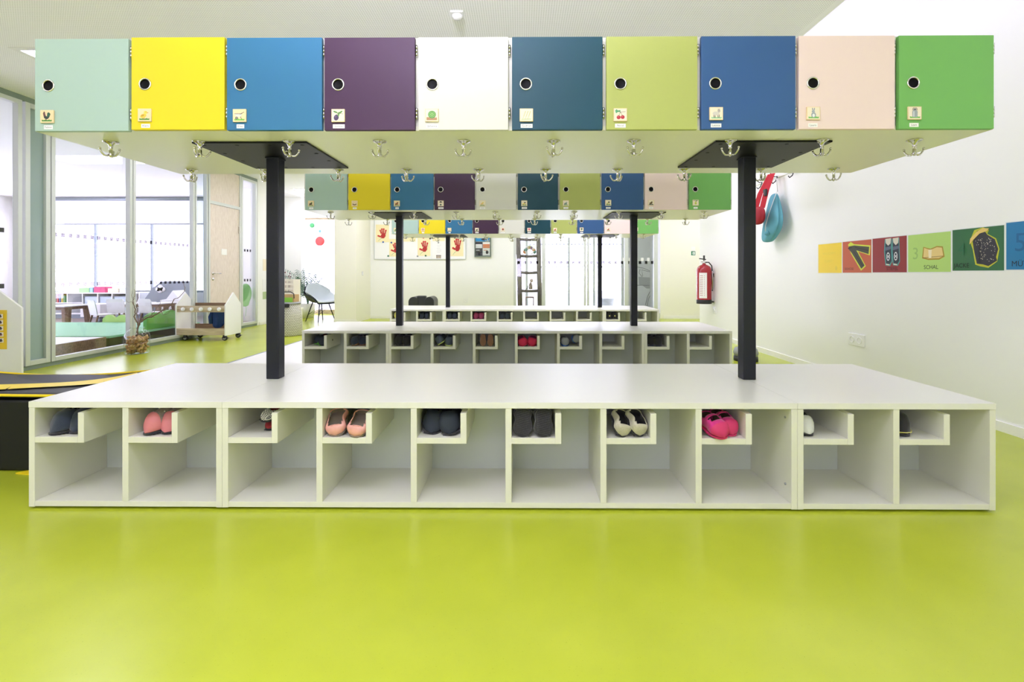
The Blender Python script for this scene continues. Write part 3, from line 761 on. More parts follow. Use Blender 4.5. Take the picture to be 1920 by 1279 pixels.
def shoe(name, label, cat, kind, mats, loc, rot, L=.155, W=.066, Hh=.055, op=(.36, .86), toe=.55, group=None, strap=False, tread=True, extra=None):
    if group != G1: W *= 1.12; Hh *= 1.15
    u, s_, cap = shoe_meshes(kind, mats, L, W, Hh, op, toe, strap, tread)
    t = thing(name, label, cat, loc, tuple(R(a) for a in rot), group)
    o = link('upper', u, t); sd = o.modifiers.new('thick', 'SOLIDIFY'); sd.thickness = .004; sd.offset = -1; sd.material_offset = 1
    link('sole', s_, t)
    if cap: link('toe_cap', cap, t)
    if extra: extra(t, L, W, Hh)
    return t
P('felt_navy', rgb(34, 44, 60), .95, bump=(300, .3), sheen=.3); P('felt_black', rgb(34, 34, 36), .95, bump=(260, .5), sheen=.4, noise=(180, .5))
P('felt_black2', rgb(22, 22, 24), .9, sheen=.2); P('navy_soft', rgb(26, 34, 46), .85)
P('pink_rubber', rgb(196, 116, 122), .6); P('pink_grey', rgb(140, 132, 128), .85, noise=(120, .5))
P('satin_pink', rgb(214, 156, 142), .32, noise=(40, .18)); P('satin_in', rgb(128, 116, 104), .9)
P('checker', rgb(200, 200, 195), .8); P('red_felt', rgb(140, 32, 36), .85); P('felt_beige', rgb(176, 172, 150), .95, noise=(150, .2), sheen=.3)
P('magenta', rgb(186, 28, 112), .85, noise=(90, .15), sheen=.3); P('magenta_cap', rgb(190, 44, 96), .7); P('liner', rgb(92, 70, 52), .9)
P('lime_sole', rgb(186, 204, 120), .7); P('grey_felt', rgb(70, 78, 92), .9); P('brown_sole', rgb(128, 92, 62), .7)
P('cap_white', rgb(206, 208, 206), .6, noise=(60, .08)); P('blue_trim', rgb(36, 84, 160), .7); P('grey_knit', rgb(130, 134, 138), .95); P('green_trim', rgb(90, 160, 50), .7)
P('burgundy', rgb(134, 46, 84), .9); P('yellow_line', rgb(220, 214, 120), .6); P('dotted', rgb(30, 38, 56), .8, noise=(110, .9)); P('cerise', rgb(186, 34, 72), .85)
# checked pattern
m_ = MATS['checker']; nt = m_.node_tree; ck = nt.nodes.new('ShaderNodeTexChecker'); ck.inputs['Scale'].default_value = 230
ck.inputs['Color1'].default_value = rgb(225, 225, 218); ck.inputs['Color2'].default_value = rgb(30, 30, 32)
tc = nt.nodes.new('ShaderNodeTexCoord'); nt.links.new(tc.outputs['Object'], ck.inputs[0]); nt.links.new(ck.outputs[0], nt.nodes['Principled BSDF'].inputs['Base Color'])
def cell(r, i):          # left inner x, front y of cubby i in row r; floor of the shelf
    dx, dy, _ = ROWS[r]; s = 0 if i < 2 else (1 if i < 8 else 2)
    return BX0 + dx + i * CW + (i + s + 1) * Zs, YF0 + dy, .3067
G1 = 'slippers in the nearest bench'
def pair(r, i, name, cat, kind, mats, labs, poses, **k):
    x, y, z = cell(r, i)
    for lb, (ox, oy, oz, rx, ry, rz) in zip(labs, poses):
        w2 = k.get('W', .066) * (.5 if k.get('grp') == G1 else .56) + .002; L_ = k.get('L', .155); ox = min(max(ox, w2), .183 - w2)
        while abs(rz) < 90 and abs(rz) > .5 and not (w2 * .9 < ox - L_ * math.sin(R(rz)) * math.cos(R(rx)) < .183 - w2 * .9): rz *= .85
        shoe(name, lb, cat, kind, mats, (x + ox, y + oy, z + oz), (rx, ry, rz), group=k.pop('group', None) if False else k.get('grp'), **{a: b for a, b in k.items() if a != 'grp'})
S = 'slipper'
pair(0, 0, S, S, 'navy', ['felt_navy', 'felt_black2', 'felt_black2'], ['dark navy slipper, left of the pair in the first cubby from the left', 'dark navy slipper leaning behind the shelf lip in the first cubby from the left'],
     [(.05, .018, .010, 3, 0, -26), (.135, .034, .010, 3, 0, -20)], L=.20, W=.094, Hh=.10, toe=.78, grp=G1)
def pink_dots(t, L, W, Hh):
    mb = MB(); rr_ = random.Random(3)
    for k in range(16): 
        y = rr_.uniform(.3, .5); a = rr_.uniform(.2, 2.9); mb.ball((W*.5*math.cos(a)*.98, y*L, Hh*(.35 + .62*math.sin(a)**.8)*.98), .0032, (1, 1, 1), 6)
    mb.build('dot_print', 'white', t)
pair(0, 1, S, S, 'pinkgrey', ['pink_grey', 'felt_black2', 'felt_black2', 'pink_rubber'], ['pink and grey children’s slipper, left one in the second cubby', 'pink and grey children’s slipper tucked against the shelf lip in the second cubby'],
     [(.06, .018, .010, 4, 0, -22), (.136, .03, .010, 4, 4, -16)], L=.19, W=.084, Hh=.094, toe=.74, op=(.5, .88), grp=G1, extra=pink_dots)
pair(0, 2, S, S, 'checkred', ['checker', 'felt_black2', 'red_felt'], ['checked slipper lying on top of a red one in the third cubby'], [(.118, .05, .058, 10, 18, -22)], L=.13, W=.06, Hh=.04, grp=G1)
pair(0, 2, S, S, 'redblack', ['red_felt', 'felt_black2', 'felt_black2'], ['red slipper with black sole lying under a checked one in the third cubby'], [(.125, .085, .010, 0, 0, -12)], L=.17, W=.07, Hh=.05, grp=G1)
def bow(t, L, W, Hh):
    mb = MB(); z = Hh * .62; y = L * .24
    for a in (-1, 1): mb.tube([(0, y, z), (a*.012, y - .006, z + .005), (a*.018, y, z), (0, y + .002, z)], .0014, 6)
    mb.tube([(0, y, z), (.008, y - .014, z - .004)], .0012, 6).tube([(0, y, z), (-.009, y - .012, z - .003)], .0012, 6)
    mb.build('ribbon', 'satin_pink', t, label='thin tied bow')
pair(0, 3, 'ballet_shoe', 'shoe', 'ballet', ['satin_pink', 'satin_in', 'satin_in'], ['pink satin ballet shoe standing tipped forward, left of its pair', 'pink satin ballet shoe pressed against the shelf lip, right of its pair'],
     [(.052, .012, .006, 34, -8, 16), (.138, .0, .006, 30, 6, -10)], L=.128, W=.088, Hh=.05, toe=.6, op=(.24, .94), grp=G1, extra=bow, tread=False)
pair(0, 4, S, S, 'darkblue', ['navy_soft', 'felt_black2', 'felt_black2'], ['dark blue soft slipper, left one in the fifth cubby', 'dark blue soft slipper with folded tab, right one in the fifth cubby'],
     [(.052, .04, .010, 6, 10, 12), (.134, .022, .010, 8, -8, -8)], L=.16, W=.092, Hh=.09, toe=.8, grp=G1)
pair(0, 5, S, S, 'blackfelt', ['felt_black', 'felt_black', 'felt_black2'], ['black felt slipper with its ribbed sole facing out, left one in the sixth cubby', 'black felt slipper with its sole facing out, right one in the sixth cubby'],
     [(.048, .016, .004, 98, 0, 180), (.136, .016, .004, 98, 0, 185)], L=.114, W=.082, Hh=.06, toe=.7, grp=G1)
pair(0, 6, 'clog', 'clog', 'beige', ['felt_beige', 'felt_black2', 'felt_black2'], ['beige felt clog with black inside, left one in the seventh cubby', 'beige felt clog leaning on the shelf lip, right one in the seventh cubby'],
     [(.066, .010, .008, 38, 20, 26), (.142, .014, .008, 38, 12, 22)], L=.118, W=.078, Hh=.055, toe=.75, op=(.2, .97), grp=G1)
pair(0, 7, S, S, 'magenta', ['magenta', 'magenta_cap', 'liner', 'magenta_cap'], ['bright magenta felt slipper hanging over the shelf front', 'bright magenta felt slipper standing behind its pair'],
     [(.088, -.014, .010, 14, -6, 26), (.146, .022, .010, 14, 0, 14)], L=.15, W=.085, Hh=.066, toe=.68, op=(.34, .9), grp=G1, strap=True, tread=False)
pair(0, 8, S, S, 'whitecap', ['navy_soft', 'felt_black2', 'felt_black2', 'cap_white'], ['dark slipper with a whitish rubber toe in the ninth cubby'], [(.042, .03, .010, 2, 0, 6)], L=.16, W=.072, Hh=.085, toe=.72, grp=G1)
def yline(t, L, W, Hh):
    pts = [(a, b, .010) for a, b in [(-W*.5, L*.3), (-W*.47, L*.12), (-W*.27, .000), (0, -.005), (W*.27, .000), (W*.47, L*.12), (W*.5, L*.3)]]
    MB().tube(pts, .0018, 6).build('piping', 'yellow_line', t, label='thin yellow line along the sole')
pair(0, 9, S, S, 'blackyellow', ['felt_black2', 'felt_black2', 'felt_black2'], ['black slipper with a thin yellow sole line in the tenth cubby'], [(.046, .028, .010, 2, 0, 8)], L=.17, W=.088, Hh=.098, toe=.8, op=(.4, .9), grp=G1, extra=yline)
G2 = 'slippers in the second bench'
pair(1, 0, S, S, 'm_green', ['navy_soft', 'green_trim', 'red_felt'], ['navy slipper with green sole in the first cubby of the second bench', 'navy slipper with red lining in the first cubby of the second bench'], [(.13, .03, .012, 10, 40, -14), (.085, .06, .02, 8, 0, -20)], L=.16, W=.08, Hh=.07, toe=.8, grp=G2)
pair(1, 1, S, S, 'm_brown', ['felt_navy', 'brown_sole', 'felt_black2'], ['dark slipper with tan edge, left one in the second cubby of the second bench', 'dark slipper, right one in the second cubby of the second bench'], [(.06, .03, .012, 8, -15, -10), (.13, .04, .012, 8, 0, -12)], L=.165, W=.078, Hh=.07, toe=.75, grp=G2)
pair(1, 2, S, S, 'm_black', ['felt_black2', 'felt_black2', 'felt_black2'], ['black slipper, left one in the third cubby of the second bench', 'black slipper, right one in the third cubby of the second bench'], [(.065, .02, .014, 9, 0, -4), (.14, .02, .014, 9, 0, -4)], L=.16, W=.078, Hh=.078, toe=.85, grp=G2)
pair(1, 3, S, S, 'm_lime', ['grey_felt', 'lime_sole', 'felt_black2'], ['tilted slate slipper with lime sole, left one in the second bench', 'upright slate slipper with lime sole, right one in the second bench'], [(.06, .005, .03, 8, -30, -14), (.14, .01, .012, 9, 4, 0)], L=.155, W=.072, Hh=.07, toe=.8, grp=G2)
pair(1, 4, S, S, 'm_tan', ['felt_black2', 'brown_sole', 'felt_black2'], ['brown slipper sole facing out, left one in the fifth cubby of the second bench', 'brown slipper sole facing out, right one in the fifth cubby of the second bench'], [(.07, .015, .006, 98, 0, 184), (.14, .015, .006, 98, 0, 176)], L=.11, W=.052, Hh=.05, toe=.7, grp=G2)
pair(1, 5, S, S, 'm_cerise', ['cerise', 'cerise', 'burgundy'], ['cerise felt slipper, left one in the sixth cubby of the second bench', 'cerise felt slipper with curled edge, right one in the sixth cubby of the second bench'], [(.065, .02, .014, 12, -25, 20), (.13, .02, .012, 12, 10, -30)], L=.13, W=.082, Hh=.066, toe=.7, op=(.3, .9), grp=G2)
pair(1, 6, S, S, 'm_blue', ['grey_knit', 'blue_trim', 'felt_black2'], ['grey knitted slipper with blue sole, left one in the seventh cubby of the second bench', 'grey knitted slipper with blue edge lying on its side in the seventh cubby'], [(.055, .01, .012, 10, 0, 6), (.125, .03, .06, 14, 70, -8)], L=.13, W=.07, Hh=.065, toe=.85, grp=G2)
pair(1, 8, S, S, 'm_star', ['felt_black2', 'felt_navy', 'felt_black2'], ['black slipper, left one in the ninth cubby of the second bench', 'black slipper, right one in the ninth cubby of the second bench'], [(.045, .04, .012, 8, 0, -6), (.115, .015, .012, 8, 0, 4)], L=.15, W=.076, Hh=.075, toe=.85, grp=G2)
G3 = 'slippers in the farthest bench'
pair(2, 0, S, S, 'b_yellow', ['white', 'white', 'felt_black2', 'yellow_line'], ['white slipper with yellow toe half behind the black post in the farthest bench'], [(.07, .03, .012, 9, 0, 0)], L=.15, W=.075, Hh=.085, toe=.85, grp=G3)
for i, kd, wd in ((1, 'b_dot', 'second'), (2, 'b_dot2', 'third')):
    pair(2, i, S, S, kd, ['dotted', 'felt_black2', 'dotted'], ['dark slipper with pale specks, left one in the %s cubby of the farthest bench' % wd, 'dark slipper with pale specks, right one in the %s cubby of the farthest bench' % wd], [(.055, .02, .012, 9, 0, 0), (.128, .02, .012, 9, 0, 0)], L=.15, W=.07, Hh=.075, toe=.85, grp=G3)
pair(2, 3, S, S, 'b_burg', ['burgundy', 'burgundy', 'felt_black2'], ['burgundy slipper, left one in the fourth cubby of the farthest bench', 'burgundy slipper, right one in the fourth cubby of the farthest bench'], [(.055, .02, .012, 9, 0, 0), (.132, .02, .012, 9, 0, 0)], L=.15, W=.078, Hh=.076, toe=.85, grp=G3)
pair(2, 4, S, S, 'b_navy', ['felt_navy', 'felt_black2', 'felt_black2'], ['navy slipper, left one in the fifth cubby of the farthest bench', 'navy slipper, right one in the fifth cubby of the farthest bench'], [(.055, .02, .012, 9, 0, 0), (.132, .02, .012, 9, 0, 0)], L=.15, W=.078, Hh=.076, toe=.85, grp=G3)
def eye(t, L, W, Hh):
    MB().lathe([(0, -.002), (.009, -.002), (.009, .002), (0, .002)], axis='Y', org=(0, -.002, Hh*.45), n=14).build('eye_patch', 'yellow_line', t, label='round yellowish patch')
pair(2, 8, S, S, 'b_eye', ['felt_black2', 'felt_black2', 'felt_black2'], ['black slipper with a yellow spot, left one in the farthest bench', 'black slipper with a yellow spot, right one in the farthest bench'], [(.055, .02, .012, 9, 0, 8), (.135, .02, .012, 9, 0, -8)], L=.15, W=.078, Hh=.08, toe=.9, grp=G3, extra=eye)

# ------------------------------------------------------------------ right wall: posters, sockets, bag, extinguisher
def sheet(name, label, y0, y1, z0, z1, col, draw, group='laminated clothing pictures on the right wall'):
    """sheet on the right wall; y0 is its far (left in view) edge"""
    t = thing(name, label, 'poster', (XR, (y0 + y1)/2, (z0 + z1)/2), 0, group)
    cy, cz = (y0 + y1)/2, (z0 + z1)/2; W, Hh = y0 - y1, z1 - z0
    mb = MB(); mats = ['film']; mb.box(-.0012, -.0004, y1 - cy - .006, y0 - cy + .006, z0 - cz - .006, z1 - cz + .006)
    mats.append(pm(col, .35)); mb.mi = 1; mb.box(-.0018, -.0012, y1 - cy, y0 - cy, z0 - cz, z1 - cz)
    p = Pic(mb, mats, lambda u, v, k: Vector((-.0019 - .00004 * k, y0 - cy - u * W, z0 - cz + v * Hh)))
    draw(p, W, Hh); mb.build('picture_sheet', mats, t, fix=False)
    return t
P('film', rgb(232, 236, 234), .2)
def wtext(p, c, body, size, u, v, W, Hh, thin=False):
    p._m(c); k = p.k; p.mb.text(body, size, lambda x, y: p.place(u + x / W, v + y / Hh, k))
def d_yellow(p, W, Hh):
    wtext(p, (226, 204, 58), 'WAS KOMMT', .034, .48, .66, W, Hh); wtext(p, (226, 204, 58), 'ZUERST ?', .034, .48, .40, W, Hh); p.ell((228, 200, 60), .78, .16, .05, .08)
def d_trousers(p, W, Hh):
    p.poly((205, 215, 60), [(.2, .9), (.3, .98), (.42, .9), (.97, .82), (.95, .52), (.56, .66), (.82, .2), (.66, .06), (.3, .62)])
    p.poly((66, 68, 52), [(.23, .84), (.42, .86), (.93, .78), (.91, .56), (.5, .7), (.78, .22), (.67, .12), (.34, .62), (.22, .76)]).line((34, 34, 28), [(.45, .8), (.9, .67)], .02).line((34, 34, 28), [(.4, .68), (.72, .2)], .02)
    p.line((30, 30, 28), [(.2, .78), (.34, .8)], .03); wtext(p, (20, 20, 20), 'SKIHOSE', .032, .24, .12, W, Hh)
def d_boots(p, W, Hh):
    for x in (.46, .68):
        p.poly((70, 150, 145), [(x-.08, .95), (x+.12, .97), (x+.14, .3), (x+.08, .18), (x-.06, .2), (x-.1, .6)]); p.poly((42, 46, 56), [(x-.06, .88), (x+.1, .9), (x+.12, .32), (x+.06, .22), (x-.04, .24), (x-.07, .6)])
        p.poly((214, 208, 188), [(x-.06, .96), (x+.1, .97), (x+.09, .82), (x+.02, .76), (x-.05, .84)]).poly((90, 98, 118), [(x-.06, .72), (x+.1, .74), (x+.1, .66), (x-.06, .62)])
        p.ell((220, 222, 224), x+.02, .45, .05, .12).ell((42, 46, 56), x+.02, .45, .035, .09).line((220, 222, 224), [(x-.02, .5), (x+.06, .4)], .015).line((220, 222, 224), [(x-.02, .4), (x+.06, .5)], .015).poly((205, 205, 190), [(x-.04, .25), (x+.06, .23), (x+.06, .2), (x-.04, .21)])
    wtext(p, (40, 16, 18), 'STIEFEL', .038, .6, .1, W, Hh)
def d_scarf(p, W, Hh):
    p.poly((170, 142, 40), [(.38, .66), (.55, .6), (.7, .66), (.83, .64), (.87, .38), (.75, .31), (.5, .31), (.35, .36)]); p.poly((226, 200, 128), [(.4, .63), (.55, .57), (.7, .63), (.81, .61), (.84, .4), (.74, .35), (.5, .35), (.38, .39)])
    p.line((120, 90, 30), [(.37, .37), (.84, .4)], .012).poly((238, 226, 190), [(.5, .57), (.58, .58), (.57, .36), (.51, .36)])
    wtext(p, (152, 190, 104), '3', .13, .19, .48, W, Hh); wtext(p, (28, 34, 24), 'SCHAL', .042, .56, .12, W, Hh)
def d_jacket(p, W, Hh):
    p.poly((190, 190, 40), [(.36, .7), (.45, .95), (.62, 1.0), (.73, .92), (.7, .84), (.86, .72), (.92, .48), (.88, .2), (.72, .06), (.56, .1), (.47, .14), (.42, .5)])
    p.poly((46, 46, 54), [(.42, .68), (.5, .92), (.62, .96), (.7, .82), (.84, .7), (.9, .48), (.86, .3), (.88, .22), (.72, .1), (.62, .14), (.5, .16), (.44, .5)])
    rr = random.Random(5)
    for k in range(90):
        u, v = rr.uniform(.46, .85), rr.uniform(.18, .74)
        if u < .5 + (.5 - v) * .1 or u > .88 - abs(v-.45)*.3: continue
        p.ell((205, 198, 176), u, v, .0065, .010, n=5)
    p.poly((226, 196, 110), [(.36, .62), (.42, .7), (.56, .86), (.7, .9), (.74, .96), (.62, 1.0 - .02), (.5, .9), (.38, .76)]).line((30, 30, 34), [(.56, .7), (.55, .2)], .012)
    wtext(p, (16, 22, 16), 'JACKE', .042, .2, .12, W, Hh); wtext(p, (40, 108, 66), '4', .12, .2, .5, W, Hh)
def d_hat(p, W, Hh):
    wtext(p, (18, 96, 142), '5', .16, .22, .55, W, Hh); p.ell((235, 236, 236), .62, .55, .2, .28).ell((180, 60, 70), .62, .6, .13, .16); wtext(p, (14, 24, 34), 'MÜTZE', .048, .28, .12, W, Hh)
PE = [1534, 1579.5, 1635.5, 1702, 1785, 1885.5]; PEY = [py(x, XR) for x in PE]; PEY.append(PEY[-1] - .405)
ZT = [(1.006, 1.296), (1.008, 1.298), (1.010, 1.301), (1.012, 1.300), (1.020, 1.306), (1.024, 1.318)]
PC = [(240, 208, 22), (190, 86, 40), (142, 34, 38), (176, 212, 112), (44, 104, 62), (14, 116, 168)]
PL = ['yellow laminated sheet with faint writing, leftmost in the wall row', 'orange laminated sheet showing dark ski trousers', 'dark red laminated sheet showing a pair of boots', 'light green laminated sheet showing a beige scarf', 'dark green laminated sheet showing a speckled jacket', 'blue laminated sheet cut by the right picture edge']
for i, dr_ in enumerate((d_yellow, d_trousers, d_boots, d_scarf, d_jacket, d_hat)):
    sheet('poster', PL[i], PEY[i] - .006, PEY[i+1] + .008, ZT[i][0], ZT[i][1], PC[i], dr_)
def socket_plate(name, label, org, ax, n=1, size=.1):
    """wall socket; ax 'X' faces -X, 'Y' faces -Y"""
    t = thing(name, label, 'socket', org, 0 if ax == 'Y' else R(-90))   # local: faces -Y
    mb = MB(); mb.box(-size*n/2, size*n/2, -.010, 0, -size/2, size/2, .003); mb.build('cover_plate', 'white_gloss', t)
    for k in range(n):
        cx = (k - (n-1)/2) * size * .92
        MB().lathe([(size*.27, -.0105), (size*.27, -.0165), (size*.245, -.0165), (size*.235, -.004), (0, -.004)], axis='Y', org=(cx, 0, 0), n=28).build('socket_well', 'white', t)
        mb = MB()
        for a in (-1, 1): mb.lathe([(0, -.0048), (.005, -.0048), (.005, -.004)], axis='Y', org=(cx + a*size*.12, 0, 0), n=10)
        mb.build('contact_hole', 'dark', t)
    return t
yS = py(1607, XR)
socket_plate('wall_socket', 'white double socket low on the right wall below the posters', (XR, yS, pz(637.5, yS, XR)), 'X', 2, .108)
yS = py(1340, XR)
socket_plate('wall_socket', 'white single socket on the right wall under the fire extinguisher', (XR, yS, pz(582, yS, XR)), 'X', 1, .105)
x_ = px(873.5, YB); socket_plate('wall_socket', 'white single socket on the back wall above the farthest bench', (x_, YB, pz(563.5, YB, x_)), 'Y', 1, .1)
def switch(label, org, rz=0):
    t = thing('light_switch', label, 'switch', org, rz); MB().box(-.043, .043, -.009, 0, -.043, .043, .003).build('cover_plate', 'white_gloss', t)
    MB().box(-.03, .03, -.014, -.008, -.03, .03, .003).build('rocker', 'white', t); return t
yq = 10.25; switch('white light switch on the pier side left of the whiteboard', (-3.36, yq, 1.0), R(90))
x_ = px(1299.5, YB); switch('white switch above the small green exit sign', (x_, YB - .004, pz(466.5, YB, x_)))
t = thing('exit_sign', 'small green escape sign under a switch on the cream wall', 'sign', (x_, YB - .004, pz(475, YB, x_)))
mb = MB(); mats = ['white', pm((20, 120, 72)), 'paper']; mb.box(-.055, .055, -.006, 0, -.055, .055, .001); mb.mi = 1; mb.box(-.045, .045, -.0075, -.006, -.045, .045)
p = Pic(mb, mats, lambda u, v, k: Vector((-.045 + .09*u, -.0077 - .0001*k, -.045 + .09*v)))
p.poly((240, 242, 240), [(.55, .15), (.85, .15), (.85, .85), (.55, .85)]).ell((240, 242, 240), .38, .75, .08, .08).line((240, 242, 240), [(.4, .65), (.32, .42), (.42, .15)], .1).line((240, 242, 240), [(.2, .5), (.36, .6), (.48, .5)], .07)
mb.build('sign_plate', mats, t, fix=False)

# fire extinguisher
P('fire_red', rgb(158, 22, 34), .25, spec=.6)
yE = 7.72; xE = px(1320, yE); r_ = .112
t = thing('fire_extinguisher', 'red fire extinguisher hanging on the right wall beyond the black post', 'fire extinguisher', (xE, yE, pz(569.5, yE, xE)))
MB().lathe([(0, .0), (r_, .0), (r_ + .002, .004), (r_ + .002, .062), (r_, .066)], n=32).build('base_cap', 'dark', t)
MB().lathe([(r_, .066), (r_, .52), (r_ * .96, .555), (r_ * .8, .588), (r_ * .5, .610), (.03, .618), (.028, .635), (0, .636)], n=36).build('cylinder', 'fire_red', t)
MB().lathe([(0, .63), (.022, .63), (.022, .665), (.013, .67), (.013, .69), (0, .69)], n=16).tube([(0, 0, .66), (-.05, 0, .665)], .008).build('valve', 'nickel', t)
MB().box(-.075, .03, -.012, .012, .70, .716, .003, Euler((0, R(8), 0))).box(-.012, .012, -.012, .012, .68, .765, .004).build('handle', 'dark', t)
MB().tube([(.02, 0, .655), (.075, 0, .655), (.118, -.01, .60), (.128, -.01, .5), (.128, -.01, .2)], .009).build('hose', 'dark', t)
MB().tube([(.128, -.01, .52), (.13, -.01, .40), (.13, -.012, .22)], [.012, .016, .012]).build('nozzle', 'nickel', t)
mb = MB(); mats = ['paper', pm((150, 20, 30))]
def curved(u, z, e=.0012): a = R(-150 + u * 62); return Vector(((r_ + e) * math.cos(a), (r_ + e) * math.sin(a), z))
for k in range(10): mb.mi = 0; mb.poly([curved(k/10, .09), curved((k+1)/10, .09), curved((k+1)/10, .49), curved(k/10, .49)])
mb.mi = 1
for k in range(12):
    z = .13 + k * .028; mb.poly([curved(.15, z, .002), curved(.4, z, .002), curved(.4, z + .012, .002), curved(.15, z + .012, .002)]).poly([curved(.42, z, .002), curved(.7, z, .002), curved(.7, z + .008, .002), curved(.42, z + .008, .002)])
mb.build('instruction_label', mats, t, fix=False, label='white instruction label')
MB().box(r_ - .01, XR - xE, -.02, .02, .42, .48).box(r_ - .02, XR - xE, -.03, .03, .02, .04).build('wall_bracket', 'dark', t)

# hook rail on the right wall with the red bag and the blue gym bag
yA = 5.55
ra = thing('hook_rail', 'slim wall rail with black hooks, behind the right black post', 'hook rail', (XR, 6.0, 2.15))
MB().box(-.018, 0, -1.15, .6, -.012, .012, .003).build('rail', 'white', ra)
for k in range(5):
    y = -.95 + k * .36
    MB().tube([(-.018, y, 0), (-.05, y, -.005), (-.09, y, .02), (-.1, y, .05)], .006).tube([(-.018, y, -.005), (-.04, y, -.06), (-.07, y, -.085), (-.085, y, -.065)], .006).build('hook', 'dark', ra)
P('teal', rgb(92, 158, 172), .8, noise=(6, .12), bump=(14, .7)); P('strap_red', rgb(186, 20, 38), .7, noise=(8, .1)); P('bag_red', rgb(150, 18, 32), .8, noise=(9, .2), bump=(12, .6)); P('cord', rgb(226, 228, 224), .8)
def cloth_bag(name, mats, secs, parent, n=22, wob=.05, seed=1):
    """stack of flattened rings (cx, cy, z, rx, ry)"""
    rr = random.Random(seed); ph = [rr.uniform(0, 6) for _ in range(4)]
    rings = []
    for j, (cx, cy, z, rx, ry) in enumerate(secs):
        rings.append([(cx + rx * math.cos(a) * (1 + wob * math.sin(5*a + ph[0] + j*.35)), cy + ry * math.sin(a) * (1 + wob * 2 * math.sin(7*a + ph[1] + j*.3)), z) for a in [2*math.pi*k/n for k in range(n)]])
    mb = MB(); mb.loft(rings); o = mb.build(name, mats, parent); o.modifiers.new('s', 'SUBSURF').render_levels = 2; return o
yT = 5.72; zt0 = pz(375, yT, 2.9)
t = thing('gym_bag', 'light blue cloth gym bag hanging behind the right black post', 'bag', (XR - .10, yT, 1.36))
cloth_bag('bag_body', 'teal', [(.03, .0, .58, .02, .03), (.02, -.0, .55, .035, .07), (.01, -.02, .44, .045, .12), (-.005, -.04, .32, .055, .165), (-.015, -.04, .20, .06, .195), (-.02, .0, .10, .06, .17), (-.02, .05, .04, .05, .12), (-.02, .06, .01, .03, .07)], t, wob=.09, seed=3)
MB().tube([(.02, -.06, .59), (-.03, -.08, .48), (-.07, -.06, .34), (-.095, -.03, .2), (-.08, 0, .12)], .004, 6).tube([(.03, -.06, .59), (.01, -.08, .70), (0, -.08, .76)], .004, 6).build('cord', 'cord', t)
mb = MB(); mb.lathe([(0, .08), (.02, .085), (.035, .10), (.02, .13), (.01, .14)], cx=-.085, cy=-.05, n=12); mb.build('gathered_knot', 'teal', t)
t = thing('shoulder_bag', 'red shoulder bag with red strap hanging beside the blue gym bag', 'bag', (XR - .25, 5.74, 1.57))
cloth_bag('bag_body', 'bag_red', [(0, .01, .22, .015, .05), (0, 0, .19, .04, .12), (-.005, 0, .12, .05, .15), (-.005, 0, .04, .05, .13), (-.005, 0, .005, .025, .06)], t, seed=8)
def strap(m, pts, w=.022):
    for a, b in zip(pts, pts[1:]):
        a, b = Vector(a), Vector(b); u = Vector((-.02, w, 0)); m.poly([a + u, a - u, b - u, b + u])
mb = MB(); strap(mb, [(.0, .08, .20), (.04, .05, .38), (.13, -.01, .60)]); strap(mb, [(0, -.08, .19), (.05, -.08, .4), (.135, -.05, .60)])
o = mb.build('strap', 'strap_red', t); o.modifiers.new('s', 'SOLIDIFY').thickness = .004
MB().box(.025, .045, -.11, -.05, .33, .41, .004).build('buckle', 'dark', t)
#--MORE2--

# ------------------------------------------------------------------ back wall: whiteboard, papers, leaflet rack
zb0 = pz(485.5, YB); wl, wr = px(702.5, YB), px(873, YB)
t = thing('whiteboard', 'large magnetic whiteboard on the back wall', 'whiteboard', ((wl + wr)/2, YB, zb0)); wW = (wr - wl) / 2
MB().box(-wW, wW, -.018, 0, 0, 1.15, .004).build('board', 'white_gloss', t)
m = MB(); m.box(-wW - .012, wW + .012, -.024, 0, -.014, .004, .003).box(-wW - .012, wW + .012, -.024, 0, 1.146, 1.162, .003).box(-wW - .012, -wW + .006, -.024, 0, 0, 1.15).box(wW - .006, wW + .012, -.024, 0, 0, 1.15)
m.build('frame', 'alu', t)
P('paper_yellow', rgb(240, 228, 180), .7); P('hand_red', rgb(176, 30, 34), .7)
def hand_paper(x0, x1, y0, y1, label, ink=True):
    X0, X1, z1, z0 = px(x0, YB - .02), px(x1, YB - .02), pz(y0, YB - .02), pz(y1, YB - .02)
    W, Hh = X1 - X0, z1 - z0
    mb = MB(); mats = ['paper_yellow']; mb.box(0, W, -.0012, 0, 0, Hh)
    p = Pic(mb, mats, lambda u, v, k: Vector((u * W, -.0014 - .0003 * k, v * Hh)))
    if ink:
        c = (176, 34, 36)
        p.poly(c, [(.42, .22), (.62, .22), (.74, .34), (.72, .5), (.5, .52), (.38, .4)])
        for (a, b, d, e) in ((.42, .48, .34, .66), (.5, .5, .46, .74), (.6, .5, .6, .74), (.7, .46, .76, .66), (.4, .3, .2, .36)):
            p.line(c, [(a, b), (d, e)], .09); p.ell((196, 50, 46), d, e, .075, .05, n=7)
        p.line((150, 190, 140), [(.2, .06), (.3, .16), (.42, .2)], .02).line((150, 190, 140), [(.72, .3), (.82, .5), (.84, .6)], .012)
    o = mb.build('handprint_picture', mats, None, (X0, YB - .0182, z0), fix=False)
    return tag(o, label, 'picture', 'papers on the whiteboard')
hand_paper(704.5, 729.5, 421, 454, 'yellow sheet with red handprint flower, leftmost on the whiteboard')
hand_paper(729.8, 753, 448, 481, 'yellow handprint sheet half covered by the second row’s left post')
hand_paper(755, 779.5, 425, 453, 'plain yellow sheet under the farthest lockers on the whiteboard', False)
hand_paper(783, 807, 444, 480, 'yellow handprint sheet in the middle of the whiteboard')
hand_paper(811, 834, 424, 452, 'yellow sheet above the white letter on the whiteboard', False)
hand_paper(844.5, 869, 438, 480.5, 'yellow handprint sheet at the right edge of the whiteboard')
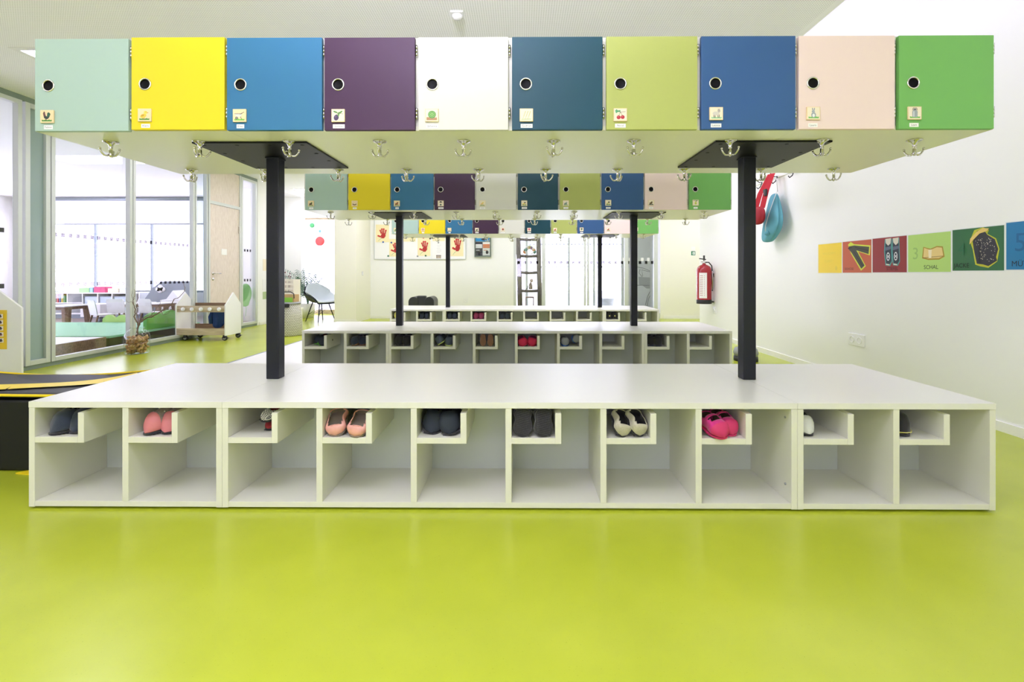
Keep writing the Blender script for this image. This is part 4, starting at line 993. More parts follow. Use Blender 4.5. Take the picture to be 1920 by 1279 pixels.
mb = MB(); mats = ['paper']; X0, X1, z1, z0 = px(811, YB), px(834.5, YB), pz(452.5, YB), pz(486.5, YB); W, Hh = X1 - X0, z1 - z0
mb.box(0, W, -.0012, 0, 0, Hh); p = Pic(mb, mats, lambda u, v, k: Vector((u*W, -.0014 - .0002*k, v*Hh)))
for v in (.78, .7, .62, .54, .46, .38): p.line((200, 202, 204), [(.3 + (v*7 % .1), v), (.72 - (v*5 % .1), v)], .014)
for u in (.35, .45, .55, .65): p.ell((120, 105, 90), u, .2, .045, .05, n=8).poly((150, 130, 95), [(u-.04, .06), (u+.04, .06), (u+.03, .17), (u-.03, .17)])
tag(mb.build('letter', mats, None, (X0, YB - .0215, z0), fix=False), 'white typed letter with small figures at its foot on the whiteboard', 'paper', 'papers on the whiteboard')
P('mag_blue', rgb(40, 90, 170), .4); P('mag_green', rgb(40, 120, 80), .4); P('mag_red', rgb(190, 50, 50), .4)
for x, y, c, lb in ((719, 454, 'mag_blue', 'blue magnet under the leftmost handprint'), (734.5, 455, 'mag_blue', 'blue magnet on top of the half hidden handprint'), (728.5, 480, 'mag_green', 'green magnet at the lower left of the whiteboard'),
                (794.5, 446, 'mag_red', 'red magnet over the middle handprint'), (807, 447.5, 'dark', 'black magnet between handprint and letter'), (783.5, 480.5, 'grey', 'grey magnet under the middle handprint, left corner'), (798.5, 479.5, 'mag_green', 'green magnet under the middle handprint'), (853, 446, 'dark', 'black magnet on the rightmost handprint'), (822.5, 455, 'grey', 'grey magnet on the white letter')):
    tag(MB().lathe([(0, -.011), (.017, -.011), (.019, -.008), (.019, 0), (0, 0)], axis='Y', n=16).build('magnet', c, None, (px(x, YB), YB - .0235, pz(y, YB))), lb, 'magnet', 'round magnets on the whiteboard')
X0, X1, z1, z0 = px(890, YB), px(921, YB), pz(438, YB), pz(482, YB); W, Hh = X1 - X0, z1 - z0
t = thing('leaflet_rack', 'small grey wall rack on the back wall beside the whiteboard', 'rack', (X0, YB, z0)); MB().box(0, W, -.012, 0, 0, Hh, .002).box(0, W, -.055, -.012, 0, .02, .002).box(0, .008, -.055, -.012, 0, Hh).box(W - .008, W, -.055, -.012, 0, Hh).build('rack_body', 'alu_dark', t)
MB().box(.008, W - .008, -.054, -.052, .02, Hh * .5).build('clear_front', 'glass', t)
for (u0, v0, u1, v1, c, c2, lb) in ((.06, .66, .9, 1.0, (40, 140, 196), (230, 236, 238), 'blue and white leaflet in the top of the wall rack'), (.06, .05, .47, .62, (44, 46, 52), (225, 225, 222), 'black and white leaflet, left in the wall rack'), (.5, .05, .93, .62, (226, 226, 220), (206, 120, 70), 'leaflet with an orange band, right in the wall rack')):
    mb = MB(); mats = [pm(c)]; w_, h_ = (u1-u0)*W, (v1-v0)*Hh; mb.box(0, w_, -.004, 0, 0, h_)
    p = Pic(mb, mats, lambda u, v, k: Vector((u*w_, -.0042 - .0003*k, v*h_)))
    p.poly(c2, [(.02, .55), (.98, .55), (.98, .85), (.02, .85)]).ell((60, 50, 46), .6, .25, .2, .14, n=8).line(c2, [(.1, .4), (.6, .4)], .04)
    tag(mb.build('leaflet', mats, None, (X0 + u0*W, YB - (.013 if v0 > .5 else .04), z0 + .0 + v0*Hh + .005), fix=False), lb, 'leaflet', 'leaflets in the wall rack')

# black toy armchair behind the farthest bench
yA = 9.3; xc = px(791, yA); zc = pz(554, yA)
t = thing('small_armchair', 'black child-size armchair with rounded arms behind the farthest bench', 'armchair', (xc, yA, 0))
P('black_leather', rgb(44, 47, 50), .4)
a_ = (px(815, yA) - px(767, yA)) / 2; r_ = .10
MB().box(-a_ + .16, a_ - .16, -.06, .06, .16, zc - .005, .02).build('backrest', 'black_leather', t)
for sgn in (-1, 1):
    mb = MB(); pts = [(sgn*(a_ - .095) + .095*math.cos(k*math.pi/10), zc - .125 + .10*math.sin(k*math.pi/10)) for k in range(11)] + [(sgn*(a_-.095) - .09, .06), (sgn*(a_-.095) + .09, .06)]
    mb.prism(pts, -.07, .38, 'Y'); bev(mb.build('armrest', 'black_leather', t), .012)
MB().box(-a_ + .19, a_ - .19, .06, .38, .14, .28, .02).build('seat', 'black_leather', t)
for a in (-1, 1):
    for y in (-.03, .34): MB().lathe([(0, 0), (.016, 0), (.02, .06), (0, .06)], cx=a*(a_-.09), cy=y, n=10).build('leg', 'dark', t)

# vestibule: rustic ladder with crafts
yL = 11.35
t = thing('wooden_ladder', 'rustic wooden ladder behind the left entrance pane', 'ladder', (px(993, yL), yL, 0))
X = lambda x: px(x, yL) - px(993, yL)
zt = pz(446, yL)
def post(pts, w): 
    mb = MB(); mb.tube(pts, w, 8); o = mb.build('side_rail', 'rustic', t); return o
post([(X(975.5), 0, 0.0), (X(974), .005, .9), (X(971.5), 0, zt)], [.062, .056, .055]); post([(X(1013), 0, 0.0), (X(1011), -.005, .9), (X(1009.5), 0, zt)], [.060, .055, .055])
for y in (449, 480, 511, 545): MB().tube([(X(973), -.01, pz(y, yL)), (X(992), -.015, pz(y, yL) - .012), (X(1011), -.01, pz(y, yL))], [.036, .032, .037], 8).build('rung', 'rustic', t)
MB().tube([(X(993), -.02, zt - .02), (X(993)+.05, -.04, zt + .03 - .1), (X(990), -.04, zt - .12)], .008).build('hook', 'white', t)
t = thing('craft_wreath', 'colourful paper wreath standing on the second ladder rung', 'wreath', (px(993, yL), yL - .03, pz(477, yL)))
rr = random.Random(2)
cols = [(70, 130, 110), (214, 140, 80), (226, 200, 170), (120, 80, 130), (190, 170, 90), (214, 190, 160), (80, 140, 120)]
for k in range(9):
    a = R(8 + k * 20.5); mb = MB(); mb.ball((0, 0, 0), .045, (1, .2, 1.2), 10); mb.build('petal', pm(cols[k % 7]), t, (.115*math.cos(a), 0, .11*math.sin(a) + .045), (0, -a, 0))
mb = MB(); mb.lathe([(.09, -.008), (.115, -.008), (.115, .008), (.09, .008), (.09, -.008)], axis='Y', n=24, org=(0, 0, .10)); mb.build('ring', 'white', t)
t = thing('twig_figure', 'small figure of twigs and felt on the third ladder rung', 'figurine', (px(995, yL), yL - .03, pz(543, yL)))
MB().lathe([(0, 0), (.05, .01), (.04, .12), (.02, .17), (0, .18)], n=14).build('body', pm((170, 150, 140)), t); MB().ball((.02, 0, .21), .045).build('head', pm((214, 190, 176)), t)
MB().tube([(-.09, 0, 0), (-.05, 0, .1), (.02, 0, .16)], .008).tube([(-.1, 0, .02), (-.05, 0, .05), (0, 0, .02)], .007).build('twig', pm((60, 90, 60)), t)
t = thing('lantern', 'pale lantern standing inside the ladder on the entrance floor', 'lantern', (px(993, yL + .25), yL + .25, 0))
MB().box(-.1, .1, -.1, .1, 0, .03).box(-.1, .1, -.1, .1, .42, .45).build('body', pm((190, 160, 140)), t)
for a in (-1, 1):
    for b in (-1, 1): MB().box(a*.09 - .01, a*.09 + .01, b*.09 - .01, b*.09 + .01, .03, .42).build('corner_bar', pm((180, 150, 130)), t)
MB().lathe([(0, .03), (.04, .03), (.04, .16), (0, .16)], n=16).build('candle', 'paper_yellow', t)
# line drawing on the grey lobby wall
yW = Y2 - .1
def W3(x, y, e=.004): return (px(x, yW), yW - e, pz(y, yW))
mb = MB(); mats = [pm((150, 152, 152))]
mb.poly([W3(1197, 519), W3(1226, 521), W3(1226, 535), W3(1198, 534)]).poly([W3(1204, 535), W3(1226, 536), W3(1226, 541), W3(1212, 541)])
mats.append('line_grey'); mb.mi = 1
for pts in ([(1186, 502), (1196, 501), (1206, 503), (1216, 507), (1226, 513)], [(1190, 535), (1226, 535)], [(1205, 518), (1203, 506), (1226, 512)], [(1200, 505), (1198, 512), (1204, 519)], [(1220, 544), (1214, 556), (1210, 572)], [(1224, 544), (1216, 560), (1213, 574)]):
    mb.tube([W3(a, b, .006) for a, b in pts], .006, 5)
tag(mb.build('wall_drawing', mats, fix=False), 'grey line drawing seen through the right entrance side pane', 'drawing')
t = thing('planter', 'round grey planter outside, low behind the right entrance door pane', 'planter', (px(1137, 14.2), 14.2, -.05)); MB().lathe([(0, 0), (.16, 0), (.25, .32), (.23, .33), (.16, .28), (0, .28)], n=24).build('bowl', 'grey', t)
MB().lathe([(0, .27), (.2, .28), (.15, .31), (0, .33)], n=16).build('soil', 'oak_dark', t)
tag(MB().box(-.13, .13, -.13, .13, 0, .34, .01).build('crate', pm((222, 214, 196)), None, (px(1162, 13.7), 13.7, -.05)), 'pale box outside next to the round planter', 'box')

# ------------------------------------------------------------------ corridor end: paper dots, chair, palm, basket
for x, y, r, c, lb in ((583.5, 422, 4.2, (96, 190, 120), 'green translucent paper disc in the corridor window'), (598.5, 433, 2.2, (120, 190, 224), 'small light blue disc in the corridor window'), (598.5, 452, 8.6, (236, 92, 90), 'large red paper disc in the corridor window')):
    o = MB().lathe([(0, -.003), (r * YE / F, -.003), (r * YE / F, .003), (0, .003)], axis='Y', n=28).build('paper_disc', pm(c), None, (px(x, YE - .02), YE + .03, pz(y, YE - .02))); tag(o, lb, 'disc', 'paper discs in the corridor window')
o = MB().box(-.17, .17, -.002, .002, -.3, .3).build('tracing_sheet', pm((222, 228, 230)), None, (px(588, YE), YE + .037, pz(438, YE))); tag(o, 'pale translucent drawing sheet behind the paper discs', 'sheet')
def chair_shell(n=28):
    # front edge -> seat -> lower back -> top rim; (forward, height, half width, side lift, side forward)
    prof = [(.25, .400, .20, .0, -.02), (.235, .425, .225, .02, 0), (.18, .432, .245, .07, .0), (.10, .425, .262, .13, .0), (.02, .415, .275, .17, .0), (-.06, .412, .285, .195, .01),
            (-.13, .425, .292, .20, .04), (-.185, .465, .292, .175, .09), (-.225, .53, .285, .125, .14), (-.25, .60, .27, .07, .15), (-.268, .68, .245, .02, .13), (-.28, .75, .21, -.02, .10), (-.285, .80, .16, -.04, .07)]
    rings = []
    for fy, z, w, lift, fw in prof:
        row = []
        for k in range(n + 1):
            u = -1 + 2 * k / n; e = abs(u) ** 2.6
            row.append(Vector((fy + fw * e, u * w, z + lift * e)))
        rings.append(row)
    return rings
ch = thing('shell_armchair', 'pale moulded armchair with thin black legs beside the corridor window', 'chair', (px(601, 10.15), 10.15, 0), R(-34))
P('shell', rgb(206, 216, 222), .4); P('shell_dark', rgb(52, 60, 72), .5)
mb = MB(); mb.loft(chair_shell(), close=False, cyc=False); o = mb.build('seat_shell', 'shell', ch, fix=False)
mb = MB(); mb.loft([[Vector((v.x - (.010 + .03 * min(1, max(0, (.1 - v.x) / .25))), v.y * 1.05, v.z - (.032 if j < 9 else .018))) for v in r] for j, r in enumerate(chair_shell())], close=False, cyc=False)
o2 = mb.build('outer_shell', 'shell_dark', ch, fix=False, label='dark outer side of the shell'); o2.modifiers.new('s', 'SUBSURF').render_levels = 1; o2.modifiers.new('t', 'SOLIDIFY').thickness = .004
o.modifiers.new('s', 'SUBSURF').render_levels = 1; q = o.modifiers.new('t', 'SOLIDIFY'); q.thickness = .006; q.offset = 0
for a in (-1, 1):
    for b in (-1, 1): MB().tube([(b*.12, a*.10, .405), (b*.22, a*.20, 0.0)], [.013, .009], 8).build('leg', 'dark', ch)
mb = MB()
for a, b in (((.14, .12), (-.19, -.17)), ((-.14, .12), (.19, -.17)), ((.14, .12), (.18, -.17)), ((-.14, .12), (-.18, -.17)), ((.19, .17), (-.14, -.12)), ((-.19, .17), (.14, -.12))): mb.tube([(a[0], a[1], .33), (b[0], b[1], .14)], .004, 5)
mb.build('wire_brace', 'dark', ch)
# palm
t = thing('potted_palm', 'green palm in a pale pot behind the moulded armchair', 'plant', (px(577, 10.95), 10.95, 0))
MB().lathe([(0, 0), (.13, 0), (.17, .32), (.155, .32), (.13, .28), (0, .28)], n=24).build('pot', 'white', t)
MB().lathe([(0, .27), (.14, .275), (.1, .29), (0, .3)], n=14).build('soil', 'oak_dark', t)
P('palm', rgb(74, 112, 82), .6); P('palm_pale', rgb(112, 150, 138), .6)
rr = random.Random(11)
for k in range(17):
    a = k * 2.4 + rr.uniform(-.3, .3); L = rr.uniform(.6, 1.0); lean = rr.uniform(.3, .9); pts = []
    for i in range(9):
        s_ = i / 8; pts.append(Vector((math.cos(a) * lean * L * s_ ** 1.4 * .7, math.sin(a) * lean * L * s_ ** 1.4 * .4, .28 + L * (s_ - .35 * lean * s_ ** 2.5))))
    mb = MB(); mb.tube(pts, [.008 - .006 * i / 8 for i in range(9)], 5)
    for i in range(2, 9):
        for h in (0, .5):
            if i + h > 8: continue
            c = pts[i] if not h else (pts[i] + pts[min(8, i+1)]) / 2
            d = (pts[i] - pts[i-1]).normalized(); sd = d.cross(Vector((0, 1, .2))).normalized()
            for sg in (-1, 1):
                tip = c + sd * sg * .14 + d * .07 - Vector((0, 0, .03)); mid = c + sd * sg * .07 + d * .05; wv = d * .007
                mb.poly([c - wv, mid - wv, tip, mid + wv])
    mb.build('frond', 'palm' if k % 3 else 'palm_pale', t, fix=False)
# woven bin
yb = 7.84; xb_ = px(541, yb)
m = P('woven', rgb(210, 208, 196), .6); nt = m.node_tree
br = nt.nodes.new('ShaderNodeTexBrick'); br.inputs['Color1'].default_value = rgb(222, 220, 208); br.inputs['Color2'].default_value = rgb(210, 208, 194); br.inputs['Mortar'].default_value = rgb(130, 128, 112)
br.inputs['Scale'].default_value = 1; br.inputs['Brick Width'].default_value = .045; br.inputs['Row Height'].default_value = .022; br.inputs['Mortar Size'].default_value = .004
tc = nt.nodes.new('ShaderNodeTexCoord'); mp = nt.nodes.new('ShaderNodeSeparateXYZ'); cb = nt.nodes.new('ShaderNodeCombineXYZ'); ad = nt.nodes.new('ShaderNodeMath')
nt.links.new(tc.outputs['Object'], mp.inputs[0]); nt.links.new(mp.outputs[0], ad.inputs[0]); nt.links.new(mp.outputs[1], ad.inputs[1]); nt.links.new(ad.outputs[0], cb.inputs[0]); nt.links.new(mp.outputs[2], cb.inputs[1])
nt.links.new(cb.outputs[0], br.inputs['Vector']); nt.links.new(br.outputs['Color'], nt.nodes['Principled BSDF'].inputs['Base Color'])
t = thing('woven_bin', 'tall pale woven bin behind the left black post of the nearest bench', 'bin', (xb_, yb, 0))
MB().lathe([(0, 0), (.20, 0), (.212, .02), (.20, .3), (.178, .50), (.17, .505), (0, .505)], n=32).build('bin_body', 'woven', t)
MB().lathe([(0, .506), (.185, .506), (.187, .53), (.17, .54), (0, .54)], n=32).build('lid', 'grey', t)
MB().box(.02, .10, -.20, -.175, .46, .52, .004).build('clasp', 'dark', t)
t = thing('handle_basket', 'small basket with black rim and green lining standing on the woven bin', 'basket', (xb_ - .01, yb, .5405))
MB().box(-.14, .14, -.09, .09, 0, .02, .004).box(-.14, .14, -.09, -.08, .02, .12, .003).box(-.14, .14, .08, .09, .02, .12, .003).box(-.14, -.13, -.08, .08, .02, .12, .003).box(.13, .14, -.08, .08, .02, .12, .003).build('basket_body', pm((190, 158, 110)), t)
MB().box(-.12, .12, -.105, -.091, .0, .075, .004).build('liner', pm((132, 190, 60)), t, label='bright green lining')
MB().tube([(-.145, -.095, .06), (-.14, -.095, .135), (-.09, -.095, .165), (.09, -.095, .165), (.14, -.095, .135), (.145, -.095, .06)], .008).build('handle', 'dark', t)
t = thing('laundry_crate', 'white perforated plastic crate behind the woven bin', 'crate', (px(541, 8.5), 8.5, .40))
mb = MB()
for a in range(13):
    x = -.145 + a * .024; mb.box(x - .005, x + .005, -.13, -.12, .0, .5)
for z in (0, .08, .16, .24, .32, .40, .47): mb.box(-.15, .15, -.131, -.119, z, z + .035)
mb.box(-.15, .15, .12, .13, 0, .5).box(-.15, -.14, -.12, .12, 0, .5).box(.14, .15, -.12, .12, 0, .5).box(-.15, .15, -.13, .13, 0, .01)
mb.build('crate_body', pm((232, 226, 214)), t)
t2 = thing('side_stool', 'plain white stool under the perforated crate, behind the woven bin', 'stool', (px(541, 8.5), 8.5, 0)); MB().box(-.2, .2, -.15, .15, .37, .398, .004).build('seat', 'white', t2)
for a in (-1, 1):
    for b in (-1, 1): MB().box(a*.17-.015, a*.17+.015, b*.12-.015, b*.12+.015, 0, .37).build('leg', 'white', t2)
t = thing('bobble_twigs', 'dried berry twigs sticking up from the perforated crate', 'twigs', (px(536, 8.5), 8.5, .42))
mb = MB(); rr = random.Random(4)
for k in range(7):
    p0 = (rr.uniform(-.05, .05), rr.uniform(-.03, .03), 0); tp = (p0[0]*1.6 + rr.uniform(-.05, .05), 0, rr.uniform(.5, .62)); mb.tube([p0, ((p0[0]+tp[0])/2 + .01, 0, .3), tp], .003, 5); mb.ball(tp, .012, n=8)
mb.build('twigs', pm((120, 84, 90)), t)
for x0, x1, y0, y1, c, lb in ((493, 500, 486, 508, (236, 226, 196), 'cream paper on the left wall beyond the glass, upper one'), (492.5, 500, 524, 545, (232, 234, 232), 'white paper on the left wall, middle one'), (492.5, 500, 547, 561, (170, 190, 140), 'green and brown card on the left wall, lowest one')):
    ya, yb2 = py(x0, XL), py(x1, XL); ym = (ya + yb2)/2; z0, z1 = pz(y1, ym, XL), pz(y0, ym, XL)
    tag(MB().box(0, .002, 0, yb2 - ya, 0, z1 - z0).build('notice', pm(c), None, (XL, ya, z0)), lb, 'paper', 'notices on the left wall')

# ------------------------------------------------------------------ play cart, jar with twigs, house board
X1c, X0c, yc = px(423, 7.16), px(328.5, 7.16), 7.16
t = thing('play_cart', 'white house-shaped play cart with oak boards and round knobs', 'cart', ((X0c + X1c)/2, yc, 0)); W = (X1c - X0c)/2
def gable(x, name='side_panel'):
    d = .40; pts = [(0, .075), (d, .075), (d, .53), (d/2, .715), (0, .53)]
    mb = MB(); mb.prism(pts, x, x + .018, 'X'); o = mb.build(name, 'white', t); bev(o, .002); return o
gable(-W); gable(W - .018)
MB().box(-W + .018, W - .018, .012, .03, .425, .52, .002).build('knob_rail', 'oak', t)
MB().box(-W + .018, W - .018, .37, .388, .45, .545, .002).build('back_rail', 'oak_dark', t)
MB().box(-W + .018, W - .018, .0, .018, .085, .185, .002).build('front_board', 'oak', t)
MB().box(-W + .018, W - .018, .018, .37, .085, .10).build('floor_board', 'oak', t)
MB().box(-W + .018, W - .018, .37, .388, .10, .22, .002).build('back_board', 'oak_dark', t)
for x in (345, 361.5, 378.5, 395, 412.5): MB().lathe([(0, -.024), (.025, -.024), (.03, -.018), (.028, -.008), (.012, 0), (0, 0)], axis='Y', n=20, org=(px(x, 7.18) - (X0c + X1c)/2, .012, .470)).build('knob', 'white_gloss', t)
for x in (-W + .13, W - .03):
    for y in (.03, .37):
        c = MB().lathe([(0, -.013), (.036, -.013), (.038, -.008), (.038, .008), (.036, .013), (0, .013)], axis='Y', n=20, org=(x, y, .039)).build('caster_wheel', 'rubber', t)
        MB().lathe([(0, -.015), (.024, -.015), (.024, .015), (0, .015)], axis='Y', n=16, org=(x, y, .039)).build('hub', 'grey', c)
        MB().box(x - .02, x + .02, y - .018, y - .0155, .04, .075).box(x - .02, x + .02, y + .0155, y + .018, .04, .075).box(x - .02, x + .02, y - .018, y + .018, .070, .085).box(x + .02, x + .055, y - .012, y + .012, .038, .046).build('fork', 'dark', c)
P('denim', rgb(16, 52, 98), .85, noise=(14, .35), bump=(22, .6))
xj = px(410, 7.25); j = thing('blue_jacket', 'dark blue children’s jacket hanging from a knob of the play cart', 'jacket', (xj, 7.25, .18))
cloth_bag('jacket_body', 'denim', [(0, -.01, .265, .09, .02), (0, -.01, .25, .105, .035), (0, 0, .18, .10, .04), (0, 0, .10, .095, .045), (-.01, 0, .03, .08, .04), (-.02, 0, .0, .04, .02)], j, wob=.09, seed=5)
for a in (-1, 1): MB().tube([(a*.085, -.01, .25), (a*.11, -.02, .17), (a*.095, -.03, .07)], [.028, .03, .026], 10).build('sleeve', 'denim', j)

jx, jy = px(257, 6.03), 6.03
t = thing('glass_jar', 'large glass jar standing on the floor by the glazed wall', 'jar', (jx, jy, 0))
m = bpy.data.materials.new('jar_glass'); MATS['jar_glass'] = m
glass('jar_glass', (.93, .96, .95, 1))
MB().lathe([(0, .002), (.11, .002), (.128, .012), (.133, .04), (.132, .22), (.124, .255), (.10, .285), (.075, .30), (.072, .325), (.076, .33)], n=40).build('jar_wall', 'jar_glass', t)
P('cork', rgb(206, 168, 112), .8, noise=(40, .2)); P('cork2', rgb(178, 132, 84), .8, noise=(40, .2))
mb = MB(); rr = random.Random(9)
for k in range(230):
    a, rad = rr.uniform(0, 6.28), .105 * math.sqrt(rr.random()); z = .02 + rr.random() * .19
    c = Vector((rad * math.cos(a), rad * math.sin(a), z)); d = Vector((rr.uniform(-1, 1), rr.uniform(-1, 1), rr.uniform(-.6, .6))).normalized() * .019
    if max((c + d).xy.length, (c - d).xy.length) > .122: continue
    mb.mi = k % 2; mb.tube([c - d, c + d], [.012, .010], 8)
o = mb.build('corks', ['cork', 'cork2'], None, (jx, jy, 0)); tag(o, 'heap of brown corks filling the glass jar', 'corks'); o['kind'] = 'stuff'
t = thing('twisted_branches', 'bare twisted branches standing in the glass jar', 'branches', (jx, jy, .02))
P('bark', rgb(118, 100, 84), .85)
def B3(x, y, Y=6.03): return Vector((px(x, Y) - jx, Y - jy, pz(y, Y) - .02))
rr = random.Random(6)
def branch(pts, r0, r1, Yd=0):
    P3 = []
    for i, (x, y) in enumerate(pts): P3.append(B3(x, y, 6.03 + Yd * i / len(pts)))
    fine = []
    for i in range(len(P3) - 1):
        for k in range(4):
            s_ = k / 4; v = P3[i].lerp(P3[i+1], s_); L = (P3[i+1] - P3[i]).length; fine.append(v + Vector((rr.uniform(-1, 1), rr.uniform(-1, 1), rr.uniform(-1, 1))) * L * .07)
    fine.append(P3[-1]); n = len(fine)
    MB().tube(fine, [r0 + (r1 - r0) * i / (n-1) for i in range(n)], 6).build('branch', 'bark', t)
branch([(257, 630), (257, 618), (262, 606), (275, 597), (290, 592), (303, 585), (314, 577), (322, 570), (326, 562), (334, 559), (345, 548), (347, 540), (343, 530)], .011, .002)
branch([(256, 630), (259, 612), (255, 602), (251, 595), (254, 586), (252, 574), (250, 563), (253, 553), (252, 543)], .009, .0018, -.15)
branch([(258, 628), (260, 608), (258, 590), (256, 570), (258, 555), (262, 540), (260, 530)], .006, .0015, .2)
branch([(252, 574), (247, 566), (240, 568), (236, 562)], .003, .0012, -.1); branch([(250, 563), (246, 555), (248, 545)], .0025, .001, -.1)
branch([(275, 597), (286, 588), (296, 576), (303, 562)], .005, .0014, -.15); branch([(303, 585), (305, 590), (314, 590), (322, 580)], .004, .0014, .1)
branch([(262, 606), (270, 595), (281, 591), (290, 596)], .005, .002, .1)
# tall white house board at the left picture edge
yh = 4.35; xh = px(40, yh); zt = pz(578, yh)
t = thing('house_board', 'white house-shaped board at the left picture edge', 'board', (xh, yh, 0))
mb = MB(); ww = .54; mb.prism([(0, .06), (0, zt), (-ww/2, zt + .205), (-ww, zt), (-ww, .06)], 0, .02, 'Y'); bev(mb.build('panel', 'white', t), .002)
for a in (-ww + .08, -.08):
    for b in (.01,): MB().lathe([(0, -.013), (.03, -.013), (.03, .013), (0, .013)], axis='Y', n=16, org=(a, b, .030)).build('caster_wheel', 'rubber', t)
mb = MB(); mats = [pm((232, 196, 20))]; X0 = px(-42, yh) - xh; X1 = px(13, yh) - xh; za, zb_ = pz(656, yh), pz(582, yh)
mb.box(X0, X1, -.002, 0, za, zb_)
p = Pic(mb, mats, lambda u, v, k: Vector((X0 + u * (X1 - X0), -.0022 - .0002*k, za + v * (zb_ - za))))
for q in range(5):
    v = .17 + q * .155; 
    for u in (.78, .4):
        p.poly((236, 228, 206), [(u - .12, v), (u + .12, v), (u + .12, v + .11), (u - .12, v + .11)]).ell(((60, 50, 40), (130, 60, 40), (50, 50, 46), (90, 60, 50), (70, 66, 60))[q], u, v + .045, .085, .03, n=10).ell((50, 44, 40), u + .03, v + .07, .03, .03, n=8).line((90, 80, 40), [(u-.06, v - .015), (u + .06, v - .015)], .006)
o = mb.build('picture_sheet', mats, None, (xh, yh - .0005, 0), fix=False); tag(o, 'yellow picture sheet with small animal photos on the white house board', 'sheet')

# black soft play box with yellow edges
P('pvc_black', rgb(34, 33, 32), .6, bump=(300, .08)); P('pvc_yellow', rgb(236, 208, 20), .5); P('pvc_side', rgb(17, 18, 19), .5, spec=.3)
y0, y1 = 2.43, 3.06; zt = pz(741, y0); xr = -2.16
t = thing('foam_box', 'black soft foam box with yellow piping, left behind the nearest bench', 'foam block', (xr - .6, (y0 + y1)/2, 0))
yo = (y0 + y1)/2; bx = 1.5
MB().box(-bx + .6, .6, y0 - yo, y1 - yo, .004, zt - .03, .012).build('foam_body', 'pvc_side', t)
n = 24; ml = MB(); rr = random.Random(3)
def top_z(u, v): return zt - .012 + .016 * math.sin(u * 5.3 + v * 2.0) * (.3 + v) + .010 * math.sin(v * 4 + u * 2)
rows = []
for j in range(9):
    v = j / 8; rows.append([Vector((-bx + .6 + (bx) * i / n, (y0 - yo) + (y1 - y0) * v, top_z(i / n, v))) for i in range(n + 1)])
ml.loft(rows, close=False, cyc=False); o = ml.build('cover', 'pvc_black', t, fix=False); q = o.modifiers.new('s', 'SOLIDIFY'); q.thickness = .012
for nm, pts in (('piping', [r + Vector((0, -.004, .0)) for r in rows[0]]), ('piping', [r + Vector((0, .004, .002)) for r in rows[-1]]), ('piping', [r[-1] + Vector((.004, 0, 0)) for r in rows])):
    MB().tube(pts, .007, 8).build(nm, 'pvc_yellow', t, label='yellow piping')
mb = MB()
def strip(m, pts, w):
    for (a, b) in zip(pts, pts[1:]):
        d = Vector((b[0]-a[0], b[1]-a[1])).normalized(); nx, ny = -d.y*w/2, d.x*w/2
        q = []
        for (x, y) in ((a[0]+nx, a[1]+ny), (a[0]-nx, a[1]-ny), (b[0]-nx, b[1]-ny), (b[0]+nx, b[1]+ny)):
            u, v = (x + bx - .6) / bx, (y - (y0 - yo)) / (y1 - y0); q.append((x, y, top_z(u, v) + .008))
        m.poly(q)
cur = [(.58, .28), (.42, .20), (.30, .10), (.15, -.02), (0, -.14), (-.15, -.24), (-.28, -.29)]
cur2 = [(cur[i][0] + (cur[i+1][0] - cur[i][0]) * k / 4, cur[i][1] + (cur[i+1][1] - cur[i][1]) * k / 4) for i in range(len(cur) - 1) for k in range(4)]
strip(mb, cur2, .19); mb.build('yellow_stripe', 'pvc_yellow', t, fix=False)
MB().box(.37, .42, y0 - yo - .006, y0 - yo, zt - .145, zt - .08, .002).build('tab', 'pvc_yellow', t, label='yellow tab')
mb = MB(); mb.prism([(.24, y0 - yo - .03), (.36, y0 - yo - .05), (.5, y0 - yo - .03), (.5, y0 - yo + .03), (.3, y0 - yo + .03)], .0005, .007, 'Z'); mb.build('foot_flap', 'pvc_yellow', t, label='yellow flap on the floor')

# thin pale slab with a dark edge strip beside the second bench
P('patch_pale', rgb(226, 226, 222), .45); 
t = thing('floor_patch', 'pale flat floor patch with dark edge left of the second bench', 'mat', (-2.7, 5.3, 0))
MB().box(-.54, .58, -2.1, 2.1, .0005, .008, .002).build('patch_surface', 'patch_pale', t); MB().box(-.56, -.54, -2.1, 2.1, .0005, .010, .002).build('edge_strip', 'alu_grey', t, label='dark edge strip')
# grey-soled shoe glimpsed right of the second bench
yq = 5.6; xq = px(1377, yq)
t = thing('floor_cushion', 'grey cushion on a black base, just showing behind the right black post', 'cushion', (xq + .13, yq, 0)); MB().lathe([(0, 0), (.13, 0), (.13, .05), (0, .05)], n=24).build('base', 'dark', t)
MB().lathe([(0, .051), (.12, .053), (.135, .09), (.12, .14), (.06, .165), (0, .17)], n=24).build('pad', 'grey', t)

# ------------------------------------------------------------------ playroom behind the glass
P('white_shelf', rgb(238, 240, 240), .45); P('tub', rgb(176, 196, 206), .25)
yS, xs0, xs1 = 10.75, px(96, 10.75), px(262, 10.75); zt = pz(549, yS)
t = thing('cube_shelf', 'low white shelf with storage cubes across the playroom', 'shelf', (xs0, yS, 0)); W = xs1 - xs0
MB().box(0, W, 0, .4, zt - .025, zt, .002).build('shelf_top', 'white_shelf', t); MB().box(.02, W - .02, .03, .39, 0, .09).build('plinth', 'alu_grey', t); MB().box(0, W, 0, .4, .09, .115, .002).build('shelf_bottom', 'white_shelf', t)
MB().box(0, W, .385, .4, .115, zt - .025).build('back_panel', 'white_shelf', t)
xsd = [0] + [px(x, yS) - xs0 for x in (125, 153.5, 182, 209, 237)] + [W - .02]
for x in xsd: MB().box(x, x + .02, .0, .385, .115, zt - .025).build('divider', 'white_shelf', t)
for i in (0, 1): MB().box(xsd[i] + .02, xsd[i+1], .005, .38, .335, .352).build('mid_shelf', 'white_shelf', t)
